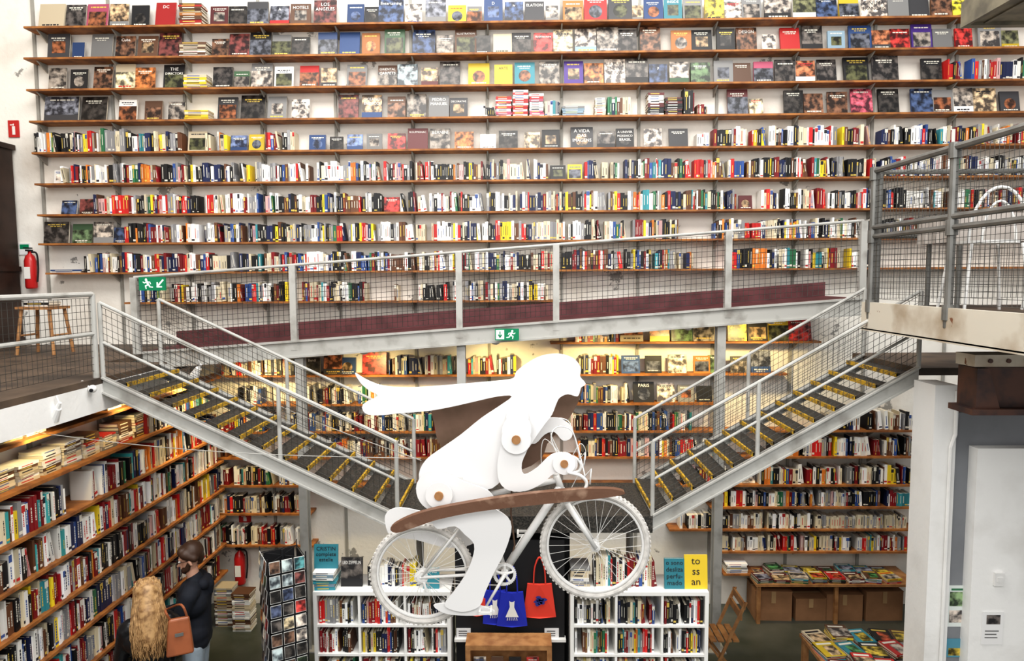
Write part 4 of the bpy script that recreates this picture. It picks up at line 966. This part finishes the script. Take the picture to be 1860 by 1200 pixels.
remesh(g,'beard',mHairD,.008,parent=mb_,sm=2,label='short brown beard')
g=MB()
for s in (-1,1):
    g.sweep([Hd(.103,.03*s+.02*cos(a),.017+.016*sin(a)) for a in [2*pi*i/14 for i in range(14)]],.0025,5,True); g.tube(Hd(.103,.05*s,.02),Hd(.0,.09*s,.02),.0025,5)
g.tube(Hd(.105,-.01,.02),Hd(.105,.01,.02),.0025,5); mk('glasses',g,mBlack,parent=mb_)
g=MB(); g.cap(W(-.09,-.06,1.45),W(-.09,.06,1.45),.05*k,.05*k); g.cap(W(-.11,0,1.42),W(-.12,0,1.36),.06*k,.04*k); remesh(g,'hood',mNavy,.01,parent=mb_)
g=MB(); cpos=W(.45,0,1.2); g.cur=(.5,.04,.04); Mx=Matrix.Translation(cpos)@Matrix.Rotation(radians(192),4,'Z')@Matrix.Rotation(.5,4,'Y')
g.box((-.08,-.11,-.012),(.1,.11,-.009),Mx); g.cur=PAGE; g.box((-.078,-.108,-.009),(.098,.108,.003),Mx); g.cur=(.5,.04,.04); g.box((-.08,-.11,.003),(.1,.11,.006),Mx); mk('held_book',g,mBook,label='red book held in both hands of the bearded person',cat='book')
# woman
wo=PY(268,1080,5.25); wo=V((wo.x,5.25,0))
arms=[((0,.17,1.40),(.08,.22,1.13),(.28,.12,1.05),(.36,.1,1.05)),((0,-.17,1.40),(-.02,-.24,1.14),(.16,-.2,1.0),(.24,-.17,.97))]
wb,W,Hd,k=person(wo,radians(120),1.70,arms,'person with long blonde hair in black leather jacket carrying tan bag',mLeath,mJeanD,headtilt=.2,sh=.17,jlow=.98)
g=MB(); g.ball(Hd(-.02,0,.05),.102*k,16,12); 
g.cap(Hd(-.05,0,.03),Hd(-.09,0,-.12),.10*k,.095*k); g.cap(Hd(-.09,0,-.12),W(-.13,0,1.36),.10*k,.10*k); g.cap(W(-.13,-.04,1.38),W(-.14,-.05,1.25),.08*k,.045*k); g.cap(W(-.13,.05,1.38),W(-.14,.05,1.24),.08*k,.045*k)
hr=remesh(g,'hair',mHairB,.012,parent=wb,sm=2,label='long wavy blonde hair')
g=MB()
for i in range(150):
    a=random.uniform(-1.9,1.9)+pi; e=random.uniform(.1,1.1)
    p0=Hd(-.02+.09*cos(a)*cos(e),.1*sin(a)*cos(e),.06+.1*sin(e))
    p1=Hd(-.05+.13*cos(a)*.8,.11*sin(a),-.04); p2=W(-.12+.13*cos(a)*.7,.13*sin(a)+random.uniform(-.01,.01),1.42); p3=W(-.15+.08*cos(a)+random.uniform(-.02,.02),.11*sin(a)+random.uniform(-.03,.03),random.uniform(1.18,1.3))
    pts=crom([p0,p1,p2,p3],5,False); pts=[p+V((.006*sin(j*1.3+i),.006*cos(j*1.7+i),0)) for j,p in enumerate(pts)]
    n=len(pts); g.sweep(pts,[.007*(1-.75*j/n) for j in range(n)],5)
mk('hair_strands',g,mHairB,parent=hr,smooth=True)
# bag under her arm
bc=PY(326,1150,5.12); Mx=Matrix.Translation(bc)@Matrix.Rotation(radians(25),4,'Z')
g=MB(); w0,w1=.075,.10
P8=[(-w1,-.05,-.16),(w1,-.05,-.16),(w1,.05,-.16),(-w1,.05,-.16),(-w0,-.02,.13),(w0,-.02,.13),(w0,.02,.13),(-w0,.02,.13)]
g.hexa([Mx@V(p) for p in P8]); bg=mk('shoulder_bag',g,mTan,label='tan brown leather shoulder bag hanging under her arm',cat='bag')
bv=bg.modifiers.new('b','BEVEL'); bv.width=.018; bv.segments=3
g=MB(); g.sweep(crom([Mx@V((-.06,0,.12)),Mx@V((-.09,.0,.2)),W(-.02,-.15,1.515),Mx@V((.02,.02,.22)),Mx@V((.06,0,.12))],6,False),.009,8); mk('strap',g,mTan,parent=bg)
g=MB(); g.box((-.03,-.052,.0),(.03,-.044,.025),Mx); mk('buckle',g,mSteelG,parent=bg)
# ------------------------------------------------------------------ remaining stock of books
mk('book',stuff,mBook,label='tightly packed rows of paperbacks and hardbacks on wall shelves',cat='books',kind='stuff')
flush_text()
# ------------------------------------------------------------------ light
w=bpy.data.worlds.new('world'); bpy.context.scene.world=w; w.use_nodes=True
w.node_tree.nodes['Background'].inputs[0].default_value=(1,.985,.96,1); w.node_tree.nodes['Background'].inputs[1].default_value=.66
def area(loc,tgt,sx,sy,e,col=(1,1,1)):
    L=bpy.data.lights.new('overhead_fill','AREA'); L.shape='RECTANGLE'; L.size=sx; L.size_y=sy; L.energy=e; L.color=col  # unseen area light added to brighten the hall from above and camera side
    o=bpy.data.objects.new('overhead_fill',L); LINK(o); o.location=loc; o.rotation_euler=(V(tgt)-V(loc)).to_track_quat('-Z','Y').to_euler()
area((0,3.5,9.5),(0,6.5,3),8,3,640,(1,.97,.92))
area((0,-2,7.5),(0,6,3),7,3,340,(1,.98,.95))
bpy.context.scene.view_settings.view_transform='Standard'
try: bpy.context.scene.view_settings.look='Medium High Contrast'
except Exception as e: print('LOOK',e)
print('individual books',NIND[0],'objects',len(bpy.data.objects))
